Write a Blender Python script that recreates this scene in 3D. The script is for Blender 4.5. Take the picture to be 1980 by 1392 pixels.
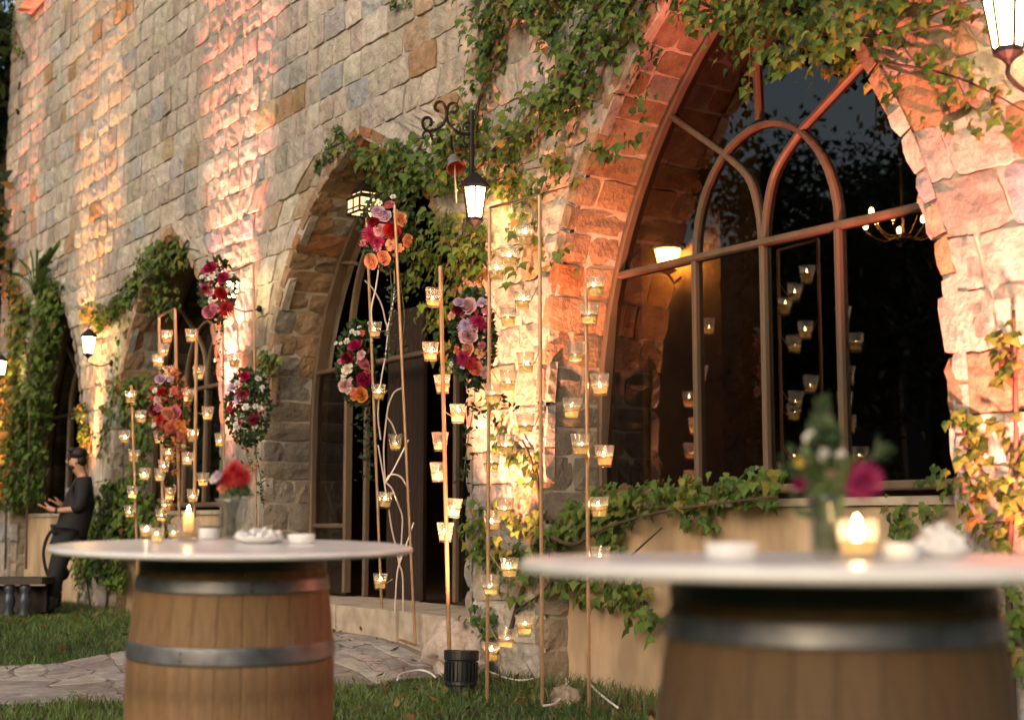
import bpy, math, random
import numpy as np
from mathutils import Vector, Matrix, noise as mnoise
PI = math.pi
rnd = random.Random(7)
nr = np.random.default_rng(7)
for o in list(bpy.data.objects):
    bpy.data.objects.remove(o)
scene = bpy.context.scene
COL = scene.collection

# ------------------------------------------------------------------ camera
F = 2750.0; CX = 990.0; CY = 696.0; H = 1.04
TH = math.atan((1012 - 696) / F)
cam_d = bpy.data.cameras.new('camera'); cam = bpy.data.objects.new('camera', cam_d); COL.objects.link(cam)
cam.location = (0, 0, H); cam.rotation_euler = (PI / 2 + TH, 0, 0)
cam_d.sensor_width = 36; cam_d.lens = F / 1980 * 36
cam_d.clip_start = 0.05; cam_d.clip_end = 2000
cam_d.dof.use_dof = True; cam_d.dof.focus_distance = 9.3; cam_d.dof.aperture_fstop = 50 / 28.0
cam_d.dof.aperture_blades = 8
scene.camera = cam

# ------------------------------------------------------------------ sky, sun, exposure
world = bpy.data.worlds.new('World'); scene.world = world; world.use_nodes = True
wn = world.node_tree; bgn = wn.nodes['Background']
sky = wn.nodes.new('ShaderNodeTexSky'); sky.sky_type = 'NISHITA'; sky.sun_disc = False
SUN_EL, SUN_AZ = math.radians(12), math.radians(-152)
sky.sun_elevation = SUN_EL; sky.sun_rotation = SUN_AZ
sky.air_density = 1.0; sky.dust_density = 5.0; sky.ozone_density = 1.0
wn.links.new(sky.outputs[0], bgn.inputs[0]); bgn.inputs[1].default_value = 0.10
sd = bpy.data.lights.new('sun', 'SUN'); sun = bpy.data.objects.new('sun', sd); COL.objects.link(sun)
sd.energy = 0.60; sd.angle = math.radians(65); sd.color = (1.0, 0.83, 0.71)
sdir = Vector((math.sin(SUN_AZ) * math.cos(math.radians(35)), math.cos(SUN_AZ) * math.cos(math.radians(35)), math.sin(math.radians(35))))
sun.rotation_euler = sdir.to_track_quat('Z', 'Y').to_euler()
scene.view_settings.view_transform = 'Standard'; scene.view_settings.look = 'None'
scene.view_settings.gamma = 1.0; scene.view_settings.exposure = 1.32
scene.view_settings.use_curve_mapping = False
cy = scene.cycles
cy.use_denoising = True
cy.max_bounces = 8; cy.transparent_max_bounces = 24; cy.diffuse_bounces = 3; cy.glossy_bounces = 3
cy.transmission_bounces = 4; cy.caustics_reflective = False; cy.caustics_refractive = False
cy.sample_clamp_indirect = 4.0; cy.use_light_tree = True

# ------------------------------------------------------------------ frames of reference
_M = (0.826, 0.5635); _n = math.hypot(*_M)
MX, MY = _M[0] / _n, _M[1] / _n        # into the facade
UX, UY = -MY, MX                       # along the facade, away to the left
D0 = 5.43
cT, sT = math.cos(TH), math.sin(TH)
def W(s, d, z):
    "facade coordinates: s along the wall, d out of the wall, z up"
    return Vector((s * UX + (D0 - d) * MX, s * UY + (D0 - d) * MY, z))
def ray(x, y):
    a = (x - CX) / F; k = (CY - y) / F
    return (a, cT - k * sT, sT + k * cT)
def SZ(x, y, d=0.0):
    "where the line of sight of a photo point meets the plane d in front of the wall"
    r = ray(x, y); t = (D0 - d) / (r[0] * MX + r[1] * MY)
    return ((r[0] * UX + r[1] * UY) * t, H + r[2] * t)
def PX(x, y, Z):
    r = ray(x, y); t = Z / r[1]
    return Vector((r[0] * t, Z, H + r[2] * t))
def PS(x, y, s):
    r = ray(x, y); t = s / (r[0] * UX + r[1] * UY)
    return Vector((r[0] * t, r[1] * t, H + r[2] * t))
def proj(P):
    zc = P[1] * cT + (P[2] - H) * sT; yc = -P[1] * sT + (P[2] - H) * cT
    return CX + F * P[0] / zc, CY - F * yc / zc, zc
def sd_of(X, Y):
    return X * UX + Y * UY, D0 - (X * MX + Y * MY)
def sm(a, b, x):
    t = min(1, max(0, (x - a) / (b - a))); return t * t * (3 - 2 * t)
def gz(X, Y):
    s, d = sd_of(X, Y)
    return (0.19 * sm(7.9, 9.6, s) * (1 - sm(12.3, 14.3, s)) * (1 - sm(0.8, 2.6, d))
            + 0.05 * sm(12, 15, s) * (1 - sm(2, 5, d)) * (1 - sm(20, 24, s)))
def GP(x, y):
    z = 0.0
    for _ in range(12):
        r = ray(x, y); t = (z - H) / r[2]; z = 0.5 * z + 0.5 * gz(r[0] * t, r[1] * t)
    return Vector((r[0] * t, r[1] * t, gz(r[0] * t, r[1] * t)))

# ------------------------------------------------------------------ materials
def new_mat(name):
    m = bpy.data.materials.new(name); m.use_nodes = True
    nt = m.node_tree; b = nt.nodes['Principled BSDF']
    return m, nt, b
def nd(nt, t, **kw):
    n = nt.nodes.new(t)
    for k, v in kw.items():
        setattr(n, k, v)
    return n
def plain(name, col, rough=0.6, metal=0.0, vary=0.0, scale=20, bump=0.0, bscale=60, stretch=None, spec=None):
    m, nt, b = new_mat(name)
    b.inputs['Base Color'].default_value = (*col, 1); b.inputs['Roughness'].default_value = rough
    b.inputs['Metallic'].default_value = metal
    if spec is not None: b.inputs['Specular IOR Level'].default_value = spec
    tc = nd(nt, 'ShaderNodeTexCoord'); mp = nd(nt, 'ShaderNodeMapping')
    nt.links.new(tc.outputs['Object'], mp.inputs[0])
    if stretch: mp.inputs['Scale'].default_value = stretch
    if vary:
        n = nd(nt, 'ShaderNodeTexNoise'); n.inputs['Scale'].default_value = scale; n.inputs['Detail'].default_value = 6
        nt.links.new(mp.outputs[0], n.inputs['Vector'])
        cr = nd(nt, 'ShaderNodeValToRGB')
        cr.color_ramp.elements[0].position = 0.3; cr.color_ramp.elements[1].position = 0.7
        cr.color_ramp.elements[0].color = (*[c * (1 - vary) for c in col], 1)
        cr.color_ramp.elements[1].color = (*[min(1, c * (1 + vary)) for c in col], 1)
        nt.links.new(n.outputs[0], cr.inputs[0]); nt.links.new(cr.outputs[0], b.inputs['Base Color'])
    if bump:
        n2 = nd(nt, 'ShaderNodeTexNoise'); n2.inputs['Scale'].default_value = bscale; n2.inputs['Detail'].default_value = 8
        nt.links.new(mp.outputs[0], n2.inputs['Vector'])
        bp = nd(nt, 'ShaderNodeBump'); bp.inputs['Strength'].default_value = bump; bp.inputs['Distance'].default_value = 0.01
        nt.links.new(n2.outputs[0], bp.inputs['Height']); nt.links.new(bp.outputs[0], b.inputs['Normal'])
    return m
def tinted(name, rough, transl=0.0, bump=0.0, vary=0.25, scale=14, spec=0.5):
    "colour comes from the mesh attribute tint (the thing's own colour)"
    m, nt, b = new_mat(name)
    at = nd(nt, 'ShaderNodeAttribute'); at.attribute_name = 'tint'
    tc = nd(nt, 'ShaderNodeTexCoord')
    n = nd(nt, 'ShaderNodeTexNoise'); n.inputs['Scale'].default_value = scale; n.inputs['Detail'].default_value = 7
    n.inputs['Roughness'].default_value = 0.65
    nt.links.new(tc.outputs['Object'], n.inputs['Vector'])
    mr = nd(nt, 'ShaderNodeMapRange'); mr.inputs['From Min'].default_value = 0.3; mr.inputs['From Max'].default_value = 0.7
    mr.inputs['To Min'].default_value = 1 - vary; mr.inputs['To Max'].default_value = 1 + vary
    nt.links.new(n.outputs[0], mr.inputs[0])
    mx = nd(nt, 'ShaderNodeVectorMath', operation='SCALE')
    nt.links.new(at.outputs['Color'], mx.inputs[0]); nt.links.new(mr.outputs[0], mx.inputs['Scale'])
    nt.links.new(mx.outputs[0], b.inputs['Base Color'])
    b.inputs['Roughness'].default_value = rough; b.inputs['Specular IOR Level'].default_value = spec
    if transl:
        t = nd(nt, 'ShaderNodeBsdfTranslucent'); nt.links.new(mx.outputs[0], t.inputs[0])
        ms = nd(nt, 'ShaderNodeMixShader'); ms.inputs[0].default_value = transl
        nt.links.new(b.outputs[0], ms.inputs[1]); nt.links.new(t.outputs[0], ms.inputs[2])
        nt.links.new(ms.outputs[0], nt.nodes['Material Output'].inputs[0])
    return m, nt, b, tc, n
M = {}
m, nt, b, tc, n = tinted('rough_stone', 0.9, vary=0.3, scale=9, spec=0.25)
v = nd(nt, 'ShaderNodeTexVoronoi'); v.inputs['Scale'].default_value = 26
nb = nd(nt, 'ShaderNodeTexNoise'); nb.inputs['Scale'].default_value = 42; nb.inputs['Detail'].default_value = 10; nb.inputs['Roughness'].default_value = 0.7
nt.links.new(tc.outputs['Object'], nb.inputs['Vector'])
nt.links.new(tc.outputs['Object'], v.inputs['Vector'])
ma = nd(nt, 'ShaderNodeMath', operation='MULTIPLY_ADD'); ma.inputs[1].default_value = 0.35
nt.links.new(v.outputs['Distance'], ma.inputs[0]); nt.links.new(nb.outputs[0], ma.inputs[2])
bp = nd(nt, 'ShaderNodeBump'); bp.inputs['Strength'].default_value = 0.9; bp.inputs['Distance'].default_value = 0.02
# rain streaks and lichen over many stones at once
m2 = nd(nt, 'ShaderNodeMapping'); m2.inputs['Scale'].default_value = (1.6, 1.6, 0.45); ns = nd(nt, 'ShaderNodeTexNoise'); ns.inputs['Scale'].default_value = 1.5; ns.inputs['Detail'].default_value = 9; ns.inputs['Roughness'].default_value = 0.68
nt.links.new(tc.outputs['Object'], m2.inputs[0]); nt.links.new(m2.outputs[0], ns.inputs['Vector'])
r2 = nd(nt, 'ShaderNodeMapRange'); r2.inputs['From Min'].default_value = 0.36; r2.inputs['From Max'].default_value = 0.62; r2.inputs['To Min'].default_value = 0.76; r2.inputs['To Max'].default_value = 1.06
nt.links.new(ns.outputs[0], r2.inputs[0]); s2 = nd(nt, 'ShaderNodeVectorMath', operation='SCALE')
lk = [l for l in nt.links if l.to_socket == b.inputs['Base Color']][0].from_socket
nt.links.new(lk, s2.inputs[0]); nt.links.new(r2.outputs[0], s2.inputs['Scale']); nt.links.new(s2.outputs[0], b.inputs['Base Color'])
nt.links.new(ma.outputs[0], bp.inputs['Height']); nt.links.new(bp.outputs[0], b.inputs['Normal'])
M['stone'] = m
M['mortar'] = plain('lime_mortar', (0.46, 0.40, 0.33), 0.95, vary=0.25, scale=7, bump=0.7, bscale=35)
M['plaster'] = plain('tan_plaster', (0.50, 0.355, 0.225), 0.9, vary=0.34, scale=3.4, bump=0.4, bscale=22, stretch=(1, 1, .45))
M['ledge'] = plain('ledge_stone', (0.40, 0.33, 0.25), 0.9, vary=0.25, scale=8, bump=0.5, bscale=30)
M['frame_wood'] = plain('brown_frame', (0.125, 0.083, 0.052), 0.5, vary=0.25, scale=8, stretch=(1, 1, 0.15))
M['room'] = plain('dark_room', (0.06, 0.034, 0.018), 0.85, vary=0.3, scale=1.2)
M['pier'] = plain('ochre_interior_plaster', (0.5, 0.33, 0.16), 0.85, vary=0.3, scale=4, bump=0.4)
M['brass'] = plain('copper_gold_rod', (0.62, 0.40, 0.24), 0.38, 0.9, vary=0.15, scale=9)
M['white_wire'] = plain('pale_wire', (0.62, 0.52, 0.44), 0.4, 0.3)
M['iron'] = plain('black_iron', (0.012, 0.011, 0.011), 0.55, 0.3, bump=0.2)
M['barrel_wood'], nt, b, tc, n = tinted('oak_stave', 0.6, vary=0.28, scale=5, spec=0.35)
mp = nd(nt, 'ShaderNodeMapping'); mp.inputs['Scale'].default_value = (9, 9, 0.9)
nt.links.new(tc.outputs['Object'], mp.inputs[0]); nt.links.new(mp.outputs[0], n.inputs['Vector'])
bp = nd(nt, 'ShaderNodeBump'); bp.inputs['Strength'].default_value = 0.25; bp.inputs['Distance'].default_value = 0.004
nt.links.new(n.outputs[0], bp.inputs['Height']); nt.links.new(bp.outputs[0], b.inputs['Normal'])
ns = nd(nt, 'ShaderNodeTexNoise'); ns.inputs['Scale'].default_value = 3.2; ns.inputs['Detail'].default_value = 8; ns.inputs['Roughness'].default_value = 0.7
nt.links.new(tc.outputs['Object'], ns.inputs['Vector'])
r2 = nd(nt, 'ShaderNodeMapRange'); r2.inputs['From Min'].default_value = 0.34; r2.inputs['From Max'].default_value = 0.58; r2.inputs['To Min'].default_value = 0.62; r2.inputs['To Max'].default_value = 1.06
nt.links.new(ns.outputs[0], r2.inputs[0]); s2 = nd(nt, 'ShaderNodeVectorMath', operation='SCALE')
lk = [l for l in nt.links if l.to_socket == b.inputs['Base Color']][0].from_socket
nt.links.new(lk, s2.inputs[0]); nt.links.new(r2.outputs[0], s2.inputs['Scale']); nt.links.new(s2.outputs[0], b.inputs['Base Color'])
M['hoop'] = plain('galvanised_hoop', (0.21, 0.215, 0.235), 0.46, 0.85, vary=0.35, scale=12)
M['hoop_dark'] = plain('dark_hoop', (0.06, 0.06, 0.062), 0.45, 0.7, vary=0.2, scale=12)
M['marble'] = plain('pale_marble', (0.74, 0.72, 0.70), 0.26, vary=0.13, scale=7)
M['china'] = plain('white_china', (0.78, 0.77, 0.76), 0.25)
M['wax'], nt, b = new_mat('candle_wax')
b.inputs['Base Color'].default_value = (0.86, 0.78, 0.60, 1); b.inputs['Roughness'].default_value = 0.5
t = nd(nt, 'ShaderNodeBsdfTranslucent'); t.inputs[0].default_value = (0.97, 0.84, 0.55, 1)
ms = nd(nt, 'ShaderNodeMixShader'); ms.inputs[0].default_value = 0.65
nt.links.new(b.outputs[0], ms.inputs[1]); nt.links.new(t.outputs[0], ms.inputs[2]); nt.links.new(ms.outputs[0], nt.nodes['Material Output'].inputs[0])
def emit(name, col, st):
    m = bpy.data.materials.new(name); m.use_nodes = True; nt = m.node_tree
    nt.nodes.remove(nt.nodes['Principled BSDF']); e = nd(nt, 'ShaderNodeEmission')
    e.inputs[0].default_value = (*col, 1); e.inputs[1].default_value = st
    nt.links.new(e.outputs[0], nt.nodes['Material Output'].inputs[0]); return m
M['flame'] = emit('candle_flame', (1.0, 0.68, 0.32), 60)
M['lamp_glow'] = emit('lit_frosted_glass', (1.0, 0.66, 0.25), 19)
M['lamp_dim'] = emit('lit_cream_glass', (1.0, 0.58, 0.26), 1.1)
M['lamp_in'] = emit('lit_amber_glass', (1.0, 0.60, 0.2), 40.0)
M['bulb'] = emit('lit_bulb', (1.0, 0.78, 0.4), 30)
def glass(name, tint, ior, rough=0.0, haze=0.0):
    m = bpy.data.materials.new(name); m.use_nodes = True; nt = m.node_tree
    nt.nodes.remove(nt.nodes['Principled BSDF'])
    tr = nd(nt, 'ShaderNodeBsdfTransparent'); tr.inputs[0].default_value = (*tint, 1)
    gl = nd(nt, 'ShaderNodeBsdfGlossy'); gl.inputs['Roughness'].default_value = rough; gl.inputs[0].default_value = (1, 1, 1, 1)
    lw = nd(nt, 'ShaderNodeLayerWeight'); lw.inputs[0].default_value = 0.5      # Schlick, the same from both faces
    pw = nd(nt, 'ShaderNodeMath', operation='POWER'); pw.inputs[1].default_value = 5.0
    f0 = ((ior - 1) / (ior + 1)) ** 2
    fr = nd(nt, 'ShaderNodeMath', operation='MULTIPLY_ADD'); fr.inputs[1].default_value = 1 - f0; fr.inputs[2].default_value = f0
    nt.links.new(lw.outputs['Facing'], pw.inputs[0]); nt.links.new(pw.outputs[0], fr.inputs[0])
    ms = nd(nt, 'ShaderNodeMixShader'); nt.links.new(fr.outputs[0], ms.inputs[0])
    nt.links.new(tr.outputs[0], ms.inputs[1]); nt.links.new(gl.outputs[0], ms.inputs[2])
    out = ms
    if haze:
        df = nd(nt, 'ShaderNodeBsdfTranslucent'); df.inputs[0].default_value = (0.9, 0.85, 0.8, 1)
        m2 = nd(nt, 'ShaderNodeMixShader'); m2.inputs[0].default_value = haze
        nt.links.new(ms.outputs[0], m2.inputs[1]); nt.links.new(df.outputs[0], m2.inputs[2]); out = m2
    nt.links.new(out.outputs[0], nt.nodes['Material Output'].inputs[0]); return m
M['window_glass'] = glass('dark_window_glass', (0.42, 0.34, 0.25), 1.75)
M['cup_glass'] = glass('clear_cup_glass', (0.93, 0.92, 0.9), 1.45, 0.02, 0.12)
M['vase_glass'] = glass('clear_vase_glass', (0.85, 0.87, 0.84), 1.45, 0.02, 0.12)
M['leaf'], nt, b, tc, n = tinted('ivy_leaf', 0.55, transl=0.32, vary=0.25, scale=30, spec=0.25)
M['petal'], nt, b, tc, n = tinted('flower_petal', 0.6, transl=0.3, vary=0.12, scale=40)
M['grass'], nt, b, tc, n = tinted('grass_blade', 0.55, transl=0.25, vary=0.3, scale=2.5)
M['stem'] = plain('ivy_stem', (0.07, 0.045, 0.03), 0.8, vary=0.3)
M['green_stem'] = plain('green_stem', (0.06, 0.09, 0.025), 0.6)
M['soil'] = plain('lawn_soil', (0.05, 0.07, 0.022), 0.95, vary=0.5, scale=5, bump=0.8, bscale=40)
M['sand'] = plain('path_bed', (0.20, 0.16, 0.13), 0.95, vary=0.35, scale=7, bump=0.6, bscale=40)
M['cable'] = plain('white_cable', (0.72, 0.68, 0.62), 0.5)
M['black_plastic'] = plain('black_plastic', (0.012, 0.013, 0.016), 0.4, vary=0.2)
M['cloth'] = plain('black_cloth', (0.010, 0.010, 0.013), 0.8, bump=0.3, bscale=30)
M['boot'] = plain('black_leather', (0.012, 0.012, 0.015), 0.5)
M['skin'] = plain('skin', (0.50, 0.27, 0.17), 0.55)
M['hair'] = plain('black_hair', (0.008, 0.007, 0.006), 0.5, bump=0.6, bscale=120)
M['bark'] = plain('tree_bark', (0.06, 0.045, 0.03), 0.9, vary=0.3, bump=0.8)
M['hill'] = plain('hill_scrub', (0.035, 0.032, 0.022), 0.95, vary=0.4, scale=0.03)
M['bronze'] = plain('aged_bell_bronze', (0.30, 0.26, 0.23), 0.5, 0.7, vary=0.2)
M['bell_in'] = plain('copper_bell_lining', (0.27, 0.085, 0.045), 0.5, 0.2)
M['rope'] = plain('pale_rope', (0.45, 0.38, 0.28), 0.9)
M['dark_wood'] = plain('dark_bench_wood', (0.03, 0.018, 0.013), 0.5, vary=0.3)
M['steel'] = plain('blue_grey_steel', (0.12, 0.14, 0.19), 0.35, 0.6)
M['blue_glass'] = plain('blue_grey_glaze', (0.045, 0.055, 0.08), 0.35, 0.2)

# ------------------------------------------------------------------ object helpers
def thing(name, label, cat, loc, group=None, rot=None):
    o = bpy.data.objects.new(name, None); COL.objects.link(o)
    o.location = loc; o.empty_display_size = 0.1
    if rot: o.rotation_euler = rot
    o['label'] = label; o['category'] = cat
    if group: o['group'] = group
    return o
def wloc(o):
    v = Vector((0, 0, 0))
    while o is not None:
        v = v + o.location; o = o.parent
    return v
def link(name, me, parent=None, loc=None):
    o = bpy.data.objects.new(name, me); COL.objects.link(o)
    if parent is not None: o.parent = parent
    if loc is not None: o.location = loc
    return o
def np_mesh(name, V, Fs, mat, tint=None, smooth=False):
    "V (n,3); Fs list of index tuples, or int array (m,k)"
    me = bpy.data.meshes.new(name)
    V = np.asarray(V, dtype=np.float32)
    if isinstance(Fs, np.ndarray):
        mcount, k = Fs.shape
        me.vertices.add(len(V)); me.vertices.foreach_set('co', V.ravel())
        me.loops.add(mcount * k); me.loops.foreach_set('vertex_index', Fs.ravel().astype(np.int32))
        me.polygons.add(mcount)
        me.polygons.foreach_set('loop_start', (np.arange(mcount) * k).astype(np.int32))
        me.update(calc_edges=True); me.validate()
    else:
        me.from_pydata([tuple(map(float, v)) for v in V], [], Fs); me.update()
    if mat is not None: me.materials.append(mat)
    if tint is not None:
        a = me.attributes.new('tint', 'FLOAT_COLOR', 'POINT')
        T = np.ones((len(V), 4), dtype=np.float32); T[:, :3] = np.asarray(tint, dtype=np.float32)
        a.data.foreach_set('color', T.ravel())
    if smooth:
        me.polygons.foreach_set('use_smooth', np.ones(len(me.polygons), dtype=bool))
    return me
class MB:
    "collects shapes in world coordinates and builds ONE mesh object"
    def __init__(self): self.v = []; self.f = []; self.t = []
    def add(self, vs, fs, tint=None):
        n = len(self.v); self.v += [tuple(p) for p in vs]; self.f += [tuple(i + n for i in f) for f in fs]
        self.t += [tint or (0.5, 0.5, 0.5)] * len(vs); return self
    def hexa(self, p):   # 8 corners: bottom 4 ccw, top 4 ccw
        return self.add(p, [(3, 2, 1, 0), (4, 5, 6, 7), (0, 1, 5, 4), (1, 2, 6, 5), (2, 3, 7, 6), (3, 0, 4, 7)])
    def box(self, c, size, ax=None):
        ax = ax or (Vector((1, 0, 0)), Vector((0, 1, 0)), Vector((0, 0, 1)))
        c = Vector(c); a, b_, d_ = [ax[i] * (size[i] / 2) for i in range(3)]
        return self.hexa([c - a - b_ - d_, c + a - b_ - d_, c + a + b_ - d_, c - a + b_ - d_,
                          c - a - b_ + d_, c + a - b_ + d_, c + a + b_ + d_, c - a + b_ + d_])
    def wbox(self, s0, s1, d0, d1, z0, z1):
        P = [W(s0, d0, z0), W(s1, d0, z0), W(s1, d1, z0), W(s0, d1, z0), W(s0, d0, z1), W(s1, d0, z1), W(s1, d1, z1), W(s0, d1, z1)]
        if (s1 - s0) * (d1 - d0) < 0: P = [P[3], P[2], P[1], P[0], P[7], P[6], P[5], P[4]]
        return self.hexa(P)
    def tube(self, pts, r, n=8, cap=True, r1=None):
        pts = [Vector(p) for p in pts]; N = len(pts); vs = []; fs = []
        up = Vector((0, 0, 1)); prev = None
        for i, p in enumerate(pts):
            t = (pts[min(i + 1, N - 1)] - pts[max(i - 1, 0)])
            if t.length < 1e-9: t = up.copy()
            t.normalize()
            if prev is None:
                a = t.orthogonal().normalized()
            else:
                a = (prev - t * prev.dot(t)); a = a.normalized() if a.length > 1e-6 else t.orthogonal().normalized()
            prev = a; b_ = t.cross(a)
            rr = r if r1 is None else r + (r1 - r) * i / max(1, N - 1)
            for k in range(n):
                an = 2 * PI * k / n; vs.append(p + (a * math.cos(an) + b_ * math.sin(an)) * rr)
        for i in range(N - 1):
            for k in range(n):
                fs.append((i * n + k, i * n + (k + 1) % n, (i + 1) * n + (k + 1) % n, (i + 1) * n + k))
        if cap:
            fs.append(tuple(range(n - 1, -1, -1))); fs.append(tuple((N - 1) * n + k for k in range(n)))
        return self.add(vs, fs)
    def lathe(self, c, prof, n=24, close=False, ax=None):
        c = Vector(c); X, Y, Z = ax or (Vector((1, 0, 0)), Vector((0, 1, 0)), Vector((0, 0, 1)))
        vs = []; fs = []
        for r, z in prof:
            for k in range(n):
                an = 2 * PI * k / n; vs.append(c + X * (r * math.cos(an)) + Y * (r * math.sin(an)) + Z * z)
        Np = len(prof)
        for i in range(Np - 1 if not close else Np):
            j = (i + 1) % Np
            for k in range(n):
                fs.append((i * n + k, i * n + (k + 1) % n, j * n + (k + 1) % n, j * n + k))
        return self.add(vs, fs)
    def ball(self, c, r, n=8, mm=5, sq=(1, 1, 1)):
        prof = []
        c = Vector(c); vs = []; fs = []
        for i in range(mm + 1):
            ph = PI * i / mm
            for k in range(n):
                an = 2 * PI * k / n
                vs.append(c + Vector((math.sin(ph) * math.cos(an) * r * sq[0], math.sin(ph) * math.sin(an) * r * sq[1], -math.cos(ph) * r * sq[2])))
        for i in range(mm):
            for k in range(n):
                fs.append((i * n + k, i * n + (k + 1) % n, (i + 1) * n + (k + 1) % n, (i + 1) * n + k))
        return self.add(vs, fs)
    def mesh(self, name, mat, origin=(0, 0, 0), smooth=False, tint=False):
        V = np.array(self.v, dtype=np.float32) - np.array(origin, dtype=np.float32)
        return np_mesh(name, V, self.f, mat, np.array(self.t) if tint else None, smooth)
    def build(self, name, mat, parent=None, smooth=False, tint=False, loc=None):
        org = wloc(parent) if parent is not None else Vector(loc or (0, 0, 0))
        o = link(name, self.mesh(name, mat, org, smooth, tint), parent)
        if parent is None: o.location = org
        return o
def tag(o, label=None, cat=None, group=None, kind=None):
    if label: o['label'] = label
    if cat: o['category'] = cat
    if group: o['group'] = group
    if kind: o['kind'] = kind
    return o
def smooth_path(pts, n=6):
    pts = [Vector(p) for p in pts]; out = []
    for i in range(len(pts) - 1):
        p0 = pts[max(i - 1, 0)]; p1 = pts[i]; p2 = pts[i + 1]; p3 = pts[min(i + 2, len(pts) - 1)]
        for k in range(n):
            t = k / n
            out.append(0.5 * ((2 * p1) + (p2 - p0) * t + (2 * p0 - 5 * p1 + 4 * p2 - p3) * t * t + (3 * p1 - p0 - 3 * p2 + p3) * t ** 3))
    out.append(pts[-1]); return out
def ordinal(i):
    return ['first', 'second', 'third', 'fourth', 'fifth', 'sixth', 'seventh', 'eighth', 'ninth', 'tenth', 'eleventh', 'twelfth',
            'thirteenth', 'fourteenth', 'fifteenth', 'sixteenth', 'seventeenth', 'eighteenth', 'nineteenth', 'twentieth'][i]
# ================================================================== SETTING
# ground: one sheet to the horizon, finer near the facade
xs = np.unique(np.concatenate([np.linspace(-420, -14, 22), np.arange(-14, 6, 0.25), np.linspace(6, 420, 22)]))
ys = np.unique(np.concatenate([np.linspace(-420, -2, 22), np.arange(-2, 26, 0.25), np.linspace(26, 420, 22)]))
GX, GY = np.meshgrid(xs, ys, indexing='ij')
GZ = np.array([[gz(x, y) for y in ys] for x in xs]) + nr.normal(0, 0.006, GX.shape)
V = np.stack([GX, GY, GZ - 0.008], -1).reshape(-1, 3); ny = len(ys)
ii, jj = np.meshgrid(np.arange(len(xs) - 1), np.arange(ny - 1), indexing='ij')
q = (ii * ny + jj).ravel(); Fq = np.stack([q, q + ny, q + ny + 1, q + 1], -1)
o = link('lawn', np_mesh('lawn', V, Fq, M['soil'], smooth=True)); o['kind'] = 'structure'

# hills behind the camera, seen only as a reflection in the panes
vs = []; fs = []; NA = 180
for k in range(NA):
    a = 2 * PI * k / NA
    hgt = 66 + 12 * math.sin(3 * a + 1) + 8 * math.sin(7 * a) + 5 * math.sin(17 * a + 2) + rnd.uniform(-1, 1)
    for r, f in ((205, 0.0), (240, 0.55), (290, 1.0), (380, 0.7)):
        vs.append((r * math.sin(a), r * math.cos(a), hgt * f - 0.6))
for k in range(NA):
    for j in range(3):
        a0 = k * 4 + j; b0 = ((k + 1) % NA) * 4 + j
        fs.append((a0, b0, b0 + 1, a0 + 1))
o = link('hills', np_mesh('hills', vs, fs, M['hill'], smooth=True)); o['kind'] = 'structure'

# ------------------------------------------------------------------ facade
ARCH = [dict(c=5.94, h=1.66, sp=1.6, ap=4.45), dict(c=10.22, h=1.71, sp=1.9, ap=4.24),
        dict(c=14.5, h=1.56, sp=1.7, ap=4.14), dict(c=18.72, h=1.5, sp=1.7, ap=4.2)]
for A in ARCH:
    a_ = A['ap'] - A['sp']; A['R'] = (A['h'] ** 2 + a_ ** 2) / (2 * A['h'])
def hw(A, z):
    if z <= A['sp']: return A['h']
    if z >= A['ap']: return 0.0
    return max(0.0, A['h'] - A['R'] + math.sqrt(max(0, A['R'] ** 2 - (z - A['sp']) ** 2)))
def prof(A, z0=-0.3, n=14, inset=0.0):
    "outline of the opening from the near (small s) foot over the point to the far foot"
    zs = [z0, 0.6, 1.2, A['sp']] + [A['sp'] + (A['ap'] - A['sp']) * math.sin(PI / 2 * k / n) for k in range(1, n + 1)]
    R = [(A['c'] - max(0, hw(A, z) - inset), z - (inset if z == zs[-1] else 0)) for z in zs]
    return R + [(2 * A['c'] - s, z) for s, z in reversed(R[:-1])]
S0, S1, ZT = 0.4, 21.3, 10.4
facade = thing('stone_building', 'long rough stone building with pointed arch openings and ivy', 'building', W(10.5, 0, 0))
def sheet(mb, d):
    edge = S0
    for A in ARCH:
        P = prof(A)
        mb.add([W(edge, d, -0.3), W(P[0][0], d, -0.3), W(P[0][0], d, ZT), W(edge, d, ZT)], [(0, 1, 2, 3)])
        for (sa, za), (sb, zb) in zip(P[:-1], P[1:]):
            if abs(sa - sb) > 1e-6:
                mb.add([W(sa, d, za), W(sb, d, zb), W(sb, d, ZT), W(sa, d, ZT)], [(0, 1, 2, 3)])
        edge = P[-1][0]
    mb.add([W(edge, d, -0.3), W(S1, d, -0.3), W(S1, d, ZT), W(edge, d, ZT)], [(0, 1, 2, 3)])
mb = MB(); sheet(mb, -0.018); sheet(mb, -0.62)
for A in ARCH:
    P = prof(A)
    for (sa, za), (sb, zb) in zip(P[:-1], P[1:]):
        mb.add([W(sa, -0.05, za), W(sb, -0.05, zb), W(sb, -0.62, zb), W(sa, -0.62, za)], [(0, 1, 2, 3)])
mb.add([W(S1, -0.05, -0.3), W(S1, -9, -0.3), W(S1, -9, ZT), W(S1, -0.05, ZT)], [(0, 1, 2, 3)])
mb.add([W(S0, -0.05, -0.3), W(S0, -9, -0.3), W(S0, -9, ZT), W(S0, -0.05, ZT)], [(0, 1, 2, 3)])
mb.add([W(S0, -9, -0.3), W(S1, -9, -0.3), W(S1, -9, ZT), W(S0, -9, ZT)], [(0, 1, 2, 3)])
mb.add([W(S0 - .1, 0.02, ZT), W(S1 + .1, 0.02, ZT), W(S1 + .1, -9.1, ZT), W(S0 - .1, -9.1, ZT)], [(0, 1, 2, 3)])
mb.build('mortar_wall', M['mortar'], facade)

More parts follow.
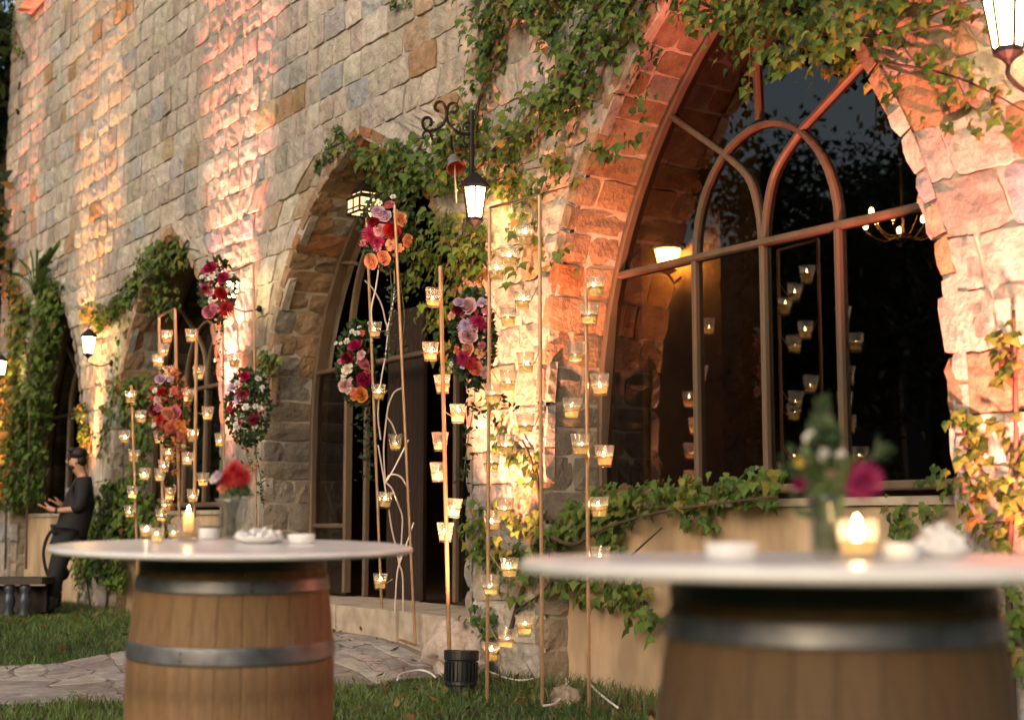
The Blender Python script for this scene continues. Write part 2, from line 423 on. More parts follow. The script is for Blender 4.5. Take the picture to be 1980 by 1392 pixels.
# rough stones: a grid with a broken face and a skirt going back into the mortar
def rock(fn, nu, nv, proud, rough, r, tint, mb):
    vs = []; fs = []
    for i in range(nu + 1):
        for j in range(nv + 1):
            u, v_ = i / nu, j / nv
            e = i in (0, nu) or j in (0, nv)
            h_ = (proud - 0.007 + r.uniform(-.004, .004)) if e else proud + r.uniform(-rough, rough)
            if (i in (0, nu)) and (j in (0, nv)):
                u += (0.5 - u) * 0.10 * r.random(); v_ += (0.5 - v_) * 0.14 * r.random(); h_ -= 0.006
            elif e:
                u += r.uniform(-.02, .02); v_ += r.uniform(-.03, .03)
            vs.append(fn(u, v_, h_))
    k = nv + 1
    for i in range(nu):
        for j in range(nv):
            fs.append((i * k + j, (i + 1) * k + j, (i + 1) * k + j + 1, i * k + j + 1))
    ring = [i * k for i in range(nu + 1)] + [nu * k + j for j in range(1, nv + 1)] + [i * k + nv for i in range(nu - 1, -1, -1)] + [j for j in range(nv - 1, 0, -1)]
    n0 = len(vs)
    for idx in ring:
        i, j = divmod(idx, k); vs.append(fn(i / nu, j / nv, -0.075))
    L = len(ring)
    for a in range(L):
        b_ = (a + 1) % L
        fs.append((ring[a], n0 + a, n0 + b_, ring[b_]))
    mb.add(vs, fs, tint)
PAL = [((0.445, 0.39, 0.325), 36), ((0.50, 0.45, 0.385), 32), ((0.405, 0.355, 0.30), 20), ((0.39, 0.37, 0.345), 11), ((0.42, 0.325, 0.225), 6),
       ((0.37, 0.245, 0.14), 4), ((0.34, 0.34, 0.35), 3), ((0.29, 0.205, 0.13), 1.5)]
def pick(r, pal=PAL):
    t = r.random() * sum(w for _, w in pal)
    for c, w in pal:
        t -= w
        if t <= 0: break
    f = r.uniform(0.93, 1.22)
    return tuple(min(1, x * f * r.uniform(0.97, 1.03)) for x in c)
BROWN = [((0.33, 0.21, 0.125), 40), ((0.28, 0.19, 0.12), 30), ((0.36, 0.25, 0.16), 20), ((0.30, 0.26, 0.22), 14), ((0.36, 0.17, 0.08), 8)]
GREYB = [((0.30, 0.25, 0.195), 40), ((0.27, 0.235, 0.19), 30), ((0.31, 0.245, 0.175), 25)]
stones = []        # (projected size, MB)
def keep(mb):
    P = [proj(v) for v in mb.v]
    x = [p[0] for p in P]; y = [p[1] for p in P]
    w_, h_ = max(x) - min(x), max(y) - min(y); cx_, cy_ = (max(x) + min(x)) / 2, (max(y) + min(y)) / 2
    vis = -20 < cx_ < 2000 and -20 < cy_ < 1390
    stones.append((w_ * h_ if vis else 0, mb))
z = -0.22; r = random.Random(31)
while z < ZT - 0.15:
    z1 = z + r.uniform(0.225, 0.295)
    ivs = []; e0 = e1 = S0
    for A in ARCH:
        h0, h1 = hw(A, z), hw(A, z1)
        if h0 > 0:
            ivs.append((e0, e1, A['c'] - h0, A['c'] - h1, )); e0, e1 = A['c'] + h0, A['c'] + h1
    ivs.append((e0, e1, S1, S1))
    for (a0, a1, b0, b1) in ivs:
        L = ((b0 - a0) + (b1 - a1)) / 2
        if L < 0.08: continue
        cuts = [0.0]
        while cuts[-1] * L < L - 0.55: cuts.append(cuts[-1] + r.uniform(0.20, 0.48) / L)
        if 1 - cuts[-1] < 0.2 / L and len(cuts) > 1: cuts.pop()
        cuts.append(1.0)
        for ka, kb in zip(cuts[:-1], cuts[1:]):
            g = r.uniform(0.003, 0.012) / L; gzv = r.uniform(0.002, 0.010)
            ua, ub = ka + g, kb - g
            # ends at an opening stand a little in or out of line
            if ka == 0.0 and a0 > S0: ua = r.uniform(-0.05, 0.02) / L
            if kb == 1.0 and b0 < S1: ub = 1 + (r.uniform(-0.02, 0.06) if b0 < 5 else r.uniform(-0.06, 0.02)) / L
            prd = r.uniform(-0.004, 0.012)
            if r.random() < 0.07: prd += 0.014
            tl = r.uniform(-.006, .006); tl2 = r.uniform(-.006, .006); slab = r.uniform(-.008, .008)
            def fn(u, v_, h_, ua=ua, ub=ub, tl=tl, tl2=tl2, slab=slab, z=z, z1=z1, gzv=gzv, a0=a0, a1=a1, b0=b0, b1=b1):
                t = ua + (ub - ua) * u
                zz = z + gzv + (z1 - z - 2 * gzv) * v_ + slab * (u - .5)
                f = (zz - z) / (z1 - z); aa = a0 + (a1 - a0) * f; bb = b0 + (b1 - b0) * f
                dd = h_ + (tl * (u - .5) + tl2 * (v_ - .5) if h_ > -0.07 else 0)
                return W(aa + (bb - aa) * t, dd, zz)
            s_mid = (a0 + (b0 - a0) * (ka + kb) / 2)
            tint = pick(r)
            mb = MB(); near = s_mid < 9; rock(fn, 6 if near else 5, 5 if near else 4, prd, 0.011 if near else 0.0065, r, tint, mb); keep(mb)
    z = z1
# stones lining the reveals
for ai, A in enumerate(ARCH):
    P = prof(A, 0.0 if ai != 1 else 0.38, 30)
    # arc length walk on each side
    for side in (0, 1):
        half = P[:len(P) // 2 + 1] if side == 0 else list(reversed(P[len(P) // 2:]))
        acc = [0]
        for (sa, za), (sb, zb) in zip(half[:-1], half[1:]): acc.append(acc[-1] + math.hypot(sa - sb, za - zb))
        def at(t):
            t = max(0, min(acc[-1], t))
            for k in range(len(acc) - 1):
                if t <= acc[k + 1]:
                    f = (t - acc[k]) / (acc[k + 1] - acc[k] + 1e-9); a_, b_ = half[k], half[k + 1]
                    ds, dz = b_[0] - a_[0], b_[1] - a_[1]; ln = math.hypot(ds, dz)
                    n_ = (dz / ln, -ds / ln)
                    if (A['c'] - a_[0]) * n_[0] < 0: n_ = (-n_[0], -n_[1])
                    return a_[0] + ds * f, a_[1] + dz * f, n_
        t = 0.0
        while t < acc[-1] - 0.1:
            t1 = min(acc[-1] - 0.005, t + r.uniform(0.15, 0.25))
            if acc[-1] - t1 < 0.1: t1 = acc[-1] - 0.005
            sp = r.uniform(0.35, 0.65) if r.random() < 0.7 else 1.0
            dcs = [(0.0, sp)] + ([(sp, 1.0)] if sp < 1 else [])
            zmid = at((t + t1) / 2)[1]
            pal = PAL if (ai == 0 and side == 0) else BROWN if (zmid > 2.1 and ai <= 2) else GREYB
            for (qa, qb) in dcs:
                d_a = 0.02 - 0.50 * qa - 0.006; d_b = 0.02 - 0.50 * qb + 0.006; gg = r.uniform(0.006, 0.013)
                pr = r.uniform(0.010, 0.024)
                def fn(u, v_, h_, t=t, t1=t1, d_a=d_a, d_b=d_b, gg=gg, pr=pr):
                    ss, zz, n_ = at(t + gg + (t1 - t - 2 * gg) * v_)
                    return W(ss + n_[0] * h_, d_a + (d_b - d_a) * u, zz + n_[1] * h_)
                mb = MB(); rock(fn, 4, 3, pr, 0.009, r, pick(r, pal), mb); keep(mb)
            t = t1
stones.sort(key=lambda q: -q[0])
for k, (_, mb) in enumerate(stones[:300]):
    mb.build('stone', M['stone'], facade, tint=True)
rest = MB()
for _, mb in stones[300:]:
    n0 = len(rest.v); rest.v += mb.v; rest.t += mb.t; rest.f += [tuple(i + n0 for i in f) for f in mb.f]
o = rest.build('stonework', M['stone'], facade, tint=True); o['kind'] = 'stuff'
# small lit corbel high on the far left
cs_ = SZ(75, 10)[0]
MB().wbox(cs_ - .38, cs_ + .38, 0.0, 0.22, *[SZ(75, 10)[1] - 0.02, SZ(75, 10)[1] + 0.16]).build('stone_corbel', M['ledge'], facade)

# parapets below the windows, step and threshold of the doorway
for ai in (0, 2, 3):
    A = ARCH[ai]
    p = MB().wbox(A['c'] - A['h'] - 0.03, A['c'] + A['h'] + 0.03, -0.60, -0.19, -0.3, 1.13).build('parapet', M['plaster'], facade)
    mb = MB().wbox(A['c'] - A['h'] - 0.01, A['c'] + A['h'] + 0.01, -0.615, -0.165, 1.132, 1.175); mb.build('ledge', M['ledge'], p)
A = ARCH[1]
k = 0; s = A['c'] - A['h'] - 0.02
while s < A['c'] + A['h'] - 0.05:
    s2 = min(A['c'] + A['h'] + 0.02, s + rnd.uniform(0.75, 1.05))
    MB().wbox(s + 0.006, s2 - 0.006, -0.62, 0.14 + rnd.uniform(-.015, .015), 0.0, 0.40 + rnd.uniform(-.006, .006)).build('step_block', M['ledge'], facade); s = s2

# interior room, dark behind the panes
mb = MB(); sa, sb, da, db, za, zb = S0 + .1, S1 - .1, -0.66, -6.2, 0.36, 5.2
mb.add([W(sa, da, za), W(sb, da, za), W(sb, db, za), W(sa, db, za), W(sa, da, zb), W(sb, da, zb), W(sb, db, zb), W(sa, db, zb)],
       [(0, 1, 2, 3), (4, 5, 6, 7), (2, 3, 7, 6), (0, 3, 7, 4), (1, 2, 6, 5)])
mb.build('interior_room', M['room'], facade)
ps, pz = SZ(1290, 500, -2.6)
MB().wbox(ps - 0.55, ps + 0.5, -3.2, -2.72, 0.37, 5.19).build('interior_pier', M['pier'], facade)

# ------------------------------------------------------------------ windows
FW = 0.055
def bar(mb, pts, w=FW, dp=0.07, d=-0.48):
    w *= 0.62
    "a moulded bar of rectangular section following a path in the window plane"
    pts = [Vector((p[0], p[1])) for p in pts]; N = len(pts); vs = []; fs = []
    for i, p in enumerate(pts):
        t = (pts[min(i + 1, N - 1)] - pts[max(i - 1, 0)]).normalized(); n_ = Vector((-t.y, t.x)) * (w / 2)
        for (sg, dd) in ((-1, d - dp / 2), (1, d - dp / 2), (1, d + dp / 2 - .012), (0.55, d + dp / 2), (-0.55, d + dp / 2), (-1, d + dp / 2 - .012)):
            q = p + n_ * sg; vs.append(W(q.x, dd, q.y))
    for i in range(N - 1):
        for k in range(6):
            fs.append((i * 6 + k, i * 6 + (k + 1) % 6, (i + 1) * 6 + (k + 1) % 6, (i + 1) * 6 + k))
    fs.append(tuple(range(5, -1, -1))); fs.append(tuple((N - 1) * 6 + k for k in range(6)))
    mb.add(vs, fs)
def pane(parent, pts, d=-0.487):
    mb = MB(); n_ = len(pts)
    f = [W(p[0], d + .003, p[1]) for p in pts]; b_ = [W(p[0], d - .003, p[1]) for p in pts]
    mb.add(f + b_, [tuple(range(n_)), tuple(range(2 * n_ - 1, n_ - 1, -1))] + [(i, i + n_, (i + 1) % n_ + n_, (i + 1) % n_) for i in range(n_)])
    return mb.build('pane', M['window_glass'], parent)
def window(A, zs, zt, ms, door=False):
    P = prof(A, zs, 16, 0.035)
    mb = MB(); bar(mb, [p for p in P if p[1] >= zs - 1e-6], 0.075, 0.10)
    root = mb.build('window' if not door else 'glazed_door', M['frame_wood'], facade)
    c, h_ = A['c'], A['h']; hw_ = hw(A, zt) - 0.03
    if not door:
        mb = MB(); bar(mb, [(c - h_, zs), (c + h_, zs)], 0.08, 0.11); mb.build('window_sill', M['frame_wood'], root)
    mb = MB(); bar(mb, [(c - hw_, zt), (c + hw_, zt)], 0.072, 0.082); mb.build('transom', M['frame_wood'], root)
    for mm in ms:
        mb = MB(); bar(mb, [(mm, zs + 0.02), (mm, zt - 0.02)], 0.058, 0.072); mb.build('mullion', M['frame_wood'], root)
    if not door:
        mid = ms[1]; rr = (ms[0] - ms[2]) / 2; k_ = A['ap'] - zt
        mb = MB(); bar(mb, [(mid + rr * math.cos(a), zt + (rr + 0.12) * math.sin(a)) for a in np.linspace(0, PI, 21)], 0.062, 0.066)
        mb.build('tracery_arch', M['frame_wood'], root)
        for sg in (1, -1):
            q = [(mid + sg * 0.012, zt), (mid + sg * .035, zt + .2), (mid + sg * .12, zt + .42), (mid + sg * .34, zt + .62)]
            pts = smooth_path([Vector((x, y, 0)) for x, y in q], 5); pts = [(p.x, p.y) for p in pts]
            zz = zt + .62 + .49 * 0.72; pts.append((c + sg * min(.92, max(0.2, hw(A, zz) - .03)), zz))
            mb = MB(); bar(mb, pts, 0.056, 0.062); mb.build('tracery_bar', M['frame_wood'], root)
        mb = MB(); bar(mb, [(mid + .02, zt + rr + 0.15), (mid + .05, A['ap'] - 0.05)], 0.052, 0.06); mb.build('tracery_bar', M['frame_wood'], root)
    # panes
    ed = [c + h_ - .03] + list(ms) + [c - h_ + .03]
    for a_, b_ in zip(ed[:-1], ed[1:]):
        if door and abs((a_ + b_) / 2 - 10.3) < 0.75: continue
        ya, yb = a_, b_
        pane(root, [(a_, zs), (b_, zs), (b_ if abs(b_ - c) < hw_ else c - hw_, zt), (a_ if abs(a_ - c) < hw_ else c + hw_, zt)])
    up = [p for p in P if p[1] > zt]
    if not door: pane(root, [(c - hw_, zt)] + up + [(c + hw_, zt)])
    return root
window(ARCH[0], 1.24, 2.69, (6.61, 6.01, 5.42))
window(ARCH[2], 1.24, 2.5, (15.1, 14.5, 13.9))
window(ARCH[3], 1.24, 2.5, (19.3, 18.75, 18.2))
dr = window(ARCH[1], 0.42, 2.42, (11.25, 9.42), True)
mb = MB(); bar(mb, [(11.86, 1.02), (11.25, 1.02)], 0.07, 0.07); mb.build('rail', M['frame_wood'], dr)
mb = MB(); bar(mb, smooth_path([Vector((11.22, 2.42, 0)), Vector((11.18, 2.9, 0)), Vector((11.0, 3.35, 0)), Vector((10.62, 3.75, 0))], 5), 0.055, 0.06); mb.build('tracery_bar', M['frame_wood'], dr)
mb = MB(); bar(mb, [(11.05, 0.42), (11.05, 2.4)], 0.05, 0.05, -0.56); mb.build('door_edge', M['frame_wood'], dr)
mb = MB(); bar(mb, [(11.15, 3.35), (11.45, 3.4)], 0.05, 0.06); mb.build('tracery_bar', M['frame_wood'], dr)
# folded curtain in the dark doorway
mb = MB(); vs = []; fs = []
for k in range(41):
    s = 10.98 - k * 0.016; dd = -0.75 + 0.03 * math.sin(k * 1.3)
    vs += [W(s, dd, 0.4), W(s, dd, 2.9)]
for k in range(40): fs.append((2 * k, 2 * k + 2, 2 * k + 3, 2 * k + 1))
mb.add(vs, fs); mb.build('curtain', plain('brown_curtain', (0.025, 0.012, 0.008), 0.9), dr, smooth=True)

# ------------------------------------------------------------------ stone path
def path_pt(t, w):
    C = [Vector((-9.5, 8.3, 0)), Vector((-6, 8.9, 0)), Vector((-3, 9.45, 0)), Vector((-1.6, 10.15, 0)), Vector((-0.75, 10.75, 0)), Vector((-0.2, 11.2, 0))]
    f = t * (len(C) - 1); i = min(int(f), len(C) - 2); f -= i
    p = C[i].lerp(C[i + 1], f); tg = (C[i + 1] - C[i]).normalized(); n_ = Vector((-tg.y, tg.x, 0))
    return p + n_ * w
NT, NW = 32, 7; half_w = 1.12
G = {}
for i in range(NT + 1):
    for j in range(NW + 1):
        w_ = -half_w + 2 * half_w * j / NW
        if 0 < j < NW: w_ += rnd.uniform(-.09, .09)
        t = i / NT + (rnd.uniform(-.009, .009) if 0 < i < NT else 0)
        G[i, j] = path_pt(min(1, max(0, t)), w_ + (rnd.uniform(-.09, .09) if j in (0, NW) else 0))
path = MB()
vs = [];
for i in range(NT + 1):
    for j in range(NW + 1):
        p = G[i, j]; vs.append((p.x, p.y, gz(p.x, p.y) + 0.008))
path.add(vs, [(i * (NW + 1) + j, (i + 1) * (NW + 1) + j, (i + 1) * (NW + 1) + j + 1, i * (NW + 1) + j + 1) for i in range(NT) for j in range(NW)])
pth = path.build('stone_path', M['sand']); pth['kind'] = 'structure'
FLAG = [((0.37, 0.34, 0.31), 3), ((0.32, 0.295, 0.27), 3), ((0.41, 0.37, 0.335), 2), ((0.28, 0.25, 0.225), 2)]
for i in range(NT):
    for j in range(NW):
        q = [G[i, j], G[i + 1, j], G[i + 1, j + 1], G[i, j + 1]]; c = sum(q, Vector()) / 4
        if sd_of(c.x, c.y)[1] < 0.3: continue
        ring = []
        for a in range(4):
            p0, p1 = q[a], q[(a + 1) % 4]
            for f in (0.12, 0.5, 0.88):
                p = p0.lerp(p1, f); p = c + (p - c) * rnd.uniform(0.86, 0.95); ring.append(p)
        h_ = rnd.uniform(0.010, 0.019); n_ = len(ring)
        top = [Vector((p.x, p.y, gz(p.x, p.y) + h_ + rnd.uniform(-.003, .003))) for p in ring]
        low = [Vector((c.x + (p.x - c.x) * 1.05, c.y + (p.y - c.y) * 1.05, gz(p.x, p.y) - 0.01)) for p in ring]
        cc = Vector((c.x, c.y, gz(c.x, c.y) + h_ + 0.006))
        mb = MB(); mb.add(top + low + [cc], [(a, (a + 1) % n_, 2 * n_) for a in range(n_)] + [(a, a + n_, (a + 1) % n_ + n_, (a + 1) % n_) for a in range(n_)], pick(rnd, FLAG))
        mb.build('flagstone', M['stone'], pth, tint=True)
def on_path(X, Y):
    best = 9
    for k in range(45):
        p = path_pt(k / 44, 0); best = min(best, math.hypot(p.x - X, p.y - Y))
    return best < half_w - 0.06

# ------------------------------------------------------------------ trees behind
def leaf_soup(P, N_, size, tints, r_):
    "small folded leaves at points P with normals N_"
    n_ = len(P)
    T = r_.normal(size=(n_, 3)); Nn = N_ / np.linalg.norm(N_, axis=1, keepdims=True)
    T -= Nn * (T * Nn).sum(1, keepdims=True); T /= np.linalg.norm(T, axis=1, keepdims=True); B = np.cross(Nn, T)
    sz = size[:, None]
    V = np.stack([P - T * sz, P + B * sz * .5 - Nn * sz * .12, P + T * sz, P - B * sz * .5 - Nn * sz * .12], 1)
    return V.reshape(-1, 3), np.arange(4 * n_).reshape(-1, 4), np.repeat(tints, 4, 0)
def tree(x, y, h_, rad, label):
    t = thing('tree', label, 'tree', (x, y, gz(x, y)), 'trees around the lawn')
    mb = MB(); base = Vector((x, y, gz(x, y))); top = base + Vector((0.3, 0.2, h_ * .75))
    mb.tube([base - Vector((0, 0, .2)), base.lerp(top, .5) + Vector((.1, -.1, 0)), top], h_ * .03, 8, r1=h_ * .008)
    cl = []
    for k in range(14):
        a = rnd.random() * 2 * PI; f = rnd.uniform(.35, .95)
        p = base.lerp(top, f); e = p + Vector((math.cos(a), math.sin(a), rnd.uniform(.1, .7))) * rad * rnd.uniform(.5, .95)
        mb.tube([p, p.lerp(e, .5) + Vector((0, 0, .1)), e], h_ * .010, 6, r1=h_ * .003); cl.append(e)
    mb.build('trunk', M['bark'], t)
    n_ = 11000; ci = nr.integers(0, len(cl), n_); C = np.array([list(c) for c in cl])[ci]
    P = C + nr.normal(size=(n_, 3)) * rad * .24; Nn = nr.normal(size=(n_, 3)) + np.array([0, 0, .6])
    tn = np.array([[.03, .05, .015]]) * nr.uniform(.6, 1.5, (n_, 1))
    V, Fq, T = leaf_soup(P - np.array(base), Nn, nr.uniform(.045, .10, n_) * (h_ / 8), tn, nr)
    o = link('crown', np_mesh('crown', V, Fq, M['leaf'], T), t); o['kind'] = 'stuff'
wc = W(22.6, -0.2, 0); tree(wc.x, wc.y, 13.5, 2.3, 'dark tree beyond the far end of the stone building')
wc = W(25.5, 1.2, 0); tree(wc.x, wc.y, 11.5, 2.4, 'tall tree farther back beyond the stone building')
def mirrored(x, Z):
    "ground point whose mirror image in the large window stands at photo column x"
    q = PX(x, 1012, Z); k = 2 * (q.x * MX + q.y * MY - (D0 + .485)); return q.x - k * MX, q.y - k * MY
for (x, Z, h_, rd_, lb) in ((1735, 30, 11.5, 2.9, 'broad dark tree across the lawn mirrored in the right panes'), (1830, 26, 10, 2.6, 'second dark tree across the lawn mirrored at the arch edge')):
    tree(*mirrored(x, Z), h_, rd_, lb)
# ================================================================== LAMPS ON THE WALL
AXW = (Vector((-UX, -UY, 0)), Vector((MX, MY, 0)), Vector((0, 0, 1)))    # right along wall, into wall, up
def lantern(s, z, sc, label, d=0.30, arm=True, glow='lamp_glow'):
    "hexagonal wall lantern, wide at the top, roof and finial; z = middle of the glass"
    base = W(s, d, z - .135 * sc)
    t = thing('wall_lantern', label, 'lantern', base, 'lanterns on the building')
    n = 6; rt, rb, hh = .100 * sc, .062 * sc, .25 * sc
    ct = base + Vector((0, 0, .01))
    top = ct + Vector((0, 0, hh))
    def hx(c, r): return [c + AXW[0] * (r * math.cos(2 * PI * (k + .5) / n)) + AXW[1] * (r * math.sin(2 * PI * (k + .5) / n)) for k in range(n)]
    lo, hi = hx(ct, rb), hx(top, rt)
    fr = MB()
    for k in range(n):
        fr.tube([lo[k], hi[k]], .0085 * sc, 5); fr.tube([lo[k], lo[(k + 1) % n]], .009 * sc, 5); fr.tube([hi[k], hi[(k + 1) % n]], .008 * sc, 5)
    fr.build('cage', M['iron'], t)
    for k in range(n):
        a, b_, c, e = lo[k], lo[(k + 1) % n], hi[(k + 1) % n], hi[k]; m_ = (a + b_ + c + e) / 4
        q = [m_ + (p - m_) * .93 for p in (a, b_, c, e)]
        inn = [p + ((ct + top) / 2 - m_).normalized() * .003 for p in q]
        mb = MB(); mb.add(q + inn, [(0, 1, 2, 3), (7, 6, 5, 4)] + [(i, i + 4, (i + 1) % 4 + 4, (i + 1) % 4) for i in range(4)])
        mb.build('glass_pane', M[glow], t)
    rf = MB(); rf.lathe(top, [(rt * 1.22, .0), (rt * 1.25, .012 * sc), (rt * .95, .05 * sc), (rt * .45, .10 * sc), (rt * .2, .125 * sc), (.0, .13 * sc)], n=6, ax=AXW)
    rf.ball(top + Vector((0, 0, .15 * sc)), .016 * sc); rf.build('roof', M['iron'], t)
    bs = MB(); bs.lathe(ct, [(rb * 1.1, .004), (rb * 1.1, -.02 * sc), (rb * .5, -.045 * sc), (.012 * sc, -.07 * sc), (0, -.09 * sc)], n=12); bs.build('base', M['iron'], t)
    if arm:
        mb = MB(); c0 = ct - Vector((0, 0, .075 * sc))
        mb.tube(smooth_path([c0, c0 + Vector((-MX * -.0, 0, -.05 * sc)), W(s, d * .55, c0.z - .10 * sc), W(s, .03, c0.z - .04 * sc)], 5), .011 * sc, 6)
        mb.lathe(W(s, .04, c0.z - .04 * sc), [(0, 0), (.05 * sc, 0), (.05 * sc, .02), (0, .02)], n=12, ax=(AXW[0], AXW[2], AXW[1]))
        mb.build('bracket', M['iron'], t)
    return t
lantern(*SZ(1947, 46, .3), .95, 'large lit wall lantern on the right pier under dark ivy')
lantern(*SZ(918, 394, .3), .86, 'lit lantern below the iron scroll bracket and bell', arm=False)
lantern(*SZ(449, 562, .3), .62, 'lit lantern half hidden behind the red and white flowers on pale pier')
lantern(*SZ(171, 668, .3), .78, 'lit lantern with pointed dark cap on the orange lit pier')
lantern(*SZ(1, 712, .3), .75, 'farthest lit lantern among yellow lit ivy at wall end')
# lantern in the crown of the doorway arch
s_, z_ = SZ(706, 392, -.28)
t = thing('hanging_lantern', 'square barred lantern hanging in the crown of the doorway arch', 'lantern', W(s_, -.28, z_ - .16))
mb = MB(); gp = []
for (w_, za, zb) in ((.115, -.10, .03), (.085, .045, .085)):
    P = [[W(s_ + a * w_, -.28 + b_ * w_, z_ + zz) for (a, b_) in ((-1, -1), (1, -1), (1, 1), (-1, 1))] for zz in (za, zb)]
    for k in range(4):
        l = (k + 1) % 4
        mb.tube([P[0][k], P[1][k]], .011, 6); mb.tube([P[0][k], P[0][l]], .011, 6); mb.tube([P[1][k], P[1][l]], .012, 6)
        mb.tube([(P[0][k] + P[0][l]) / 2, (P[1][k] + P[1][l]) / 2], .008, 6); mb.tube([P[0][k].lerp(P[1][k], .3), P[0][l].lerp(P[1][l], .3)], .008, 6)
        q = [P[0][k], P[0][l], P[1][l], P[1][k]]; cc = W(s_, -.28, z_); q = [p.lerp(Vector((cc.x, cc.y, p.z)), .06) for p in q]
        g = MB(); g.add(q + [p.lerp(cc, .02) for p in q], [(0, 1, 2, 3), (7, 6, 5, 4)]); gp.append(g)
mb.lathe(W(s_, -.28, z_ + .10), [(.115, 0), (.09, .03), (.03, .08), (.012, .1), (.012, .45), (0, .45)], n=8)
mb.build('cage', M['iron'], t)
for g in gp: g.build('glass_pane', M['lamp_dim'], t)
# lantern on the interior pier
s_, z_ = SZ(1291, 498, -2.55); base = W(s_, -2.55, z_ - .1)
t = thing('interior_lantern', 'lit lantern on an ochre pier seen through the large window', 'lantern', base)
mb = MB(); mb.lathe(base, [(.075, .0), (.115, .17)], n=10); mb.build('glass_shade', M['lamp_in'], t)
mb = MB(); mb.lathe(base, [(.155, .175), (.16, .19), (.12, .24), (.03, .28), (0, .29)], n=10); mb.lathe(base, [(.08, -.005), (.08, -.02), (.02, -.05), (0, -.05)], n=10)
mb.tube([base - Vector((0, 0, .04)), W(s_, -2.62, z_ - .22), W(s_, -2.70, z_ - .16)], .012); mb.build('cap', M['iron'], t)
# chandelier deep inside
s_, z_ = SZ(1745, 432, -2.9); base = W(s_, -2.9, z_)
t = thing('chandelier', 'small brass chandelier glowing inside behind the right window panes', 'chandelier', base)
mb = MB(); mb.tube([base + Vector((0, 0, -.12)), base + Vector((0, 0, 1.2))], .012)
for k in range(9):
    a = 2 * PI * k / 9; e = base + Vector((math.cos(a) * .27, math.sin(a) * .27, .0 + (k % 2) * .07))
    mb.tube(smooth_path([base + Vector((0, 0, -.08)), base.lerp(e, .5) + Vector((0, 0, -.13)), e - Vector((0, 0, .05))], 4), .007, 5)
mb.lathe(base, [(.0, -.16), (.05, -.12), (.0, -.06)], n=8); mb.build('arms', M['brass'], t)
for k in range(9):
    a = 2 * PI * k / 9; e = base + Vector((math.cos(a) * .27, math.sin(a) * .27, .0 + (k % 2) * .07))
    b_ = MB(); b_.ball(e, .022, 7, 5, (1, 1, 1.5)); b_.build('bulb', M['bulb'], t, smooth=True)

# ------------------------------------------------------------------ iron scroll bracket with bell
SB = 8.0
base = PS(912, 365, SB)
t = thing('scroll_bracket', 'black wrought iron scroll bracket on a post above the lit lantern', 'bracket', base)
mb = MB(); mb.tube([PS(912, 215, SB), PS(912, 368, SB)], .019, 8); mb.build('post', M['iron'], t)
mb = MB(); mb.tube([PS(917, 366, SB), W(7.97, .30, SZ(918, 352, .3)[1])], .02, 6); mb.build('lamp_arm', M['iron'], t)
def scroll(pts, r):
    b_ = MB(); b_.tube(smooth_path([PS(x, y, SB) for x, y in pts], 6), r, 6); b_.build('scroll', M['iron'], t)
scroll([(848, 216), (843, 213), (841, 207), (845, 199), (853, 198), (860, 205), (863, 218), (861, 232), (853, 245), (840, 252), (828, 254), (820, 248), (817, 238), (820, 230), (828, 228), (834, 233), (834, 241), (831, 243)], .011)
scroll([(872, 217), (878, 219), (884, 213), (883, 204), (876, 200), (868, 204), (865, 215), (865, 232), (871, 244), (882, 254), (896, 260), (910, 259)], .011)
scroll([(895, 251), (896, 243), (902, 238), (908, 240), (910, 247)], .008)
scroll([(818, 270), (818, 260), (824, 254), (832, 258), (837, 272)], .009)
scroll([(898, 262), (896, 272), (902, 280), (910, 276)], .008)
# bell
bm = PS(882, 327, SB); ax_z = Vector((-.22, .60, .77)).normalized(); bt = bm + ax_z * .135; bx = ax_z.orthogonal().normalized(); by = ax_z.cross(bx)
hL = (bt - bm).length
t = thing('bell', 'small flared bell with reddish mouth hanging under the iron scrolls', 'bell', bm)
mb = MB(); R_ = .066
mb.lathe(bm, [(R_ * 1.0, 0), (R_ * 1.02, .004), (R_ * .86, hL * .22), (R_ * .68, hL * .5), (R_ * .60, hL * .8), (R_ * .45, hL * .95), (.0, hL)], n=24, ax=(bx, by, ax_z)); mb.build('bell_body', M['bronze'], t, smooth=True)
mb = MB(); mb.lathe(bm, [(R_ * .99, .001), (R_ * .82, hL * .22), (R_ * .62, hL * .5), (R_ * .5, hL * .85), (0, hL * .9)], n=24, ax=(bx, by, ax_z)); mb.build('bell_lining', M['bell_in'], t, smooth=True)
mb = MB(); mb.tube([bt, bt + Vector((0, 0, .05)), PS(872, 262, SB)], .008, 6); mb.build('hanger', M['iron'], t)
mb = MB(); mb.tube([bm.lerp(bt, .3), PS(880, 345, SB), PS(881, 365, SB), PS(882, 392, SB)], .006, 6); mb.ball(PS(882, 368, SB), .011); mb.build('clapper_rope', M['rope'], t)

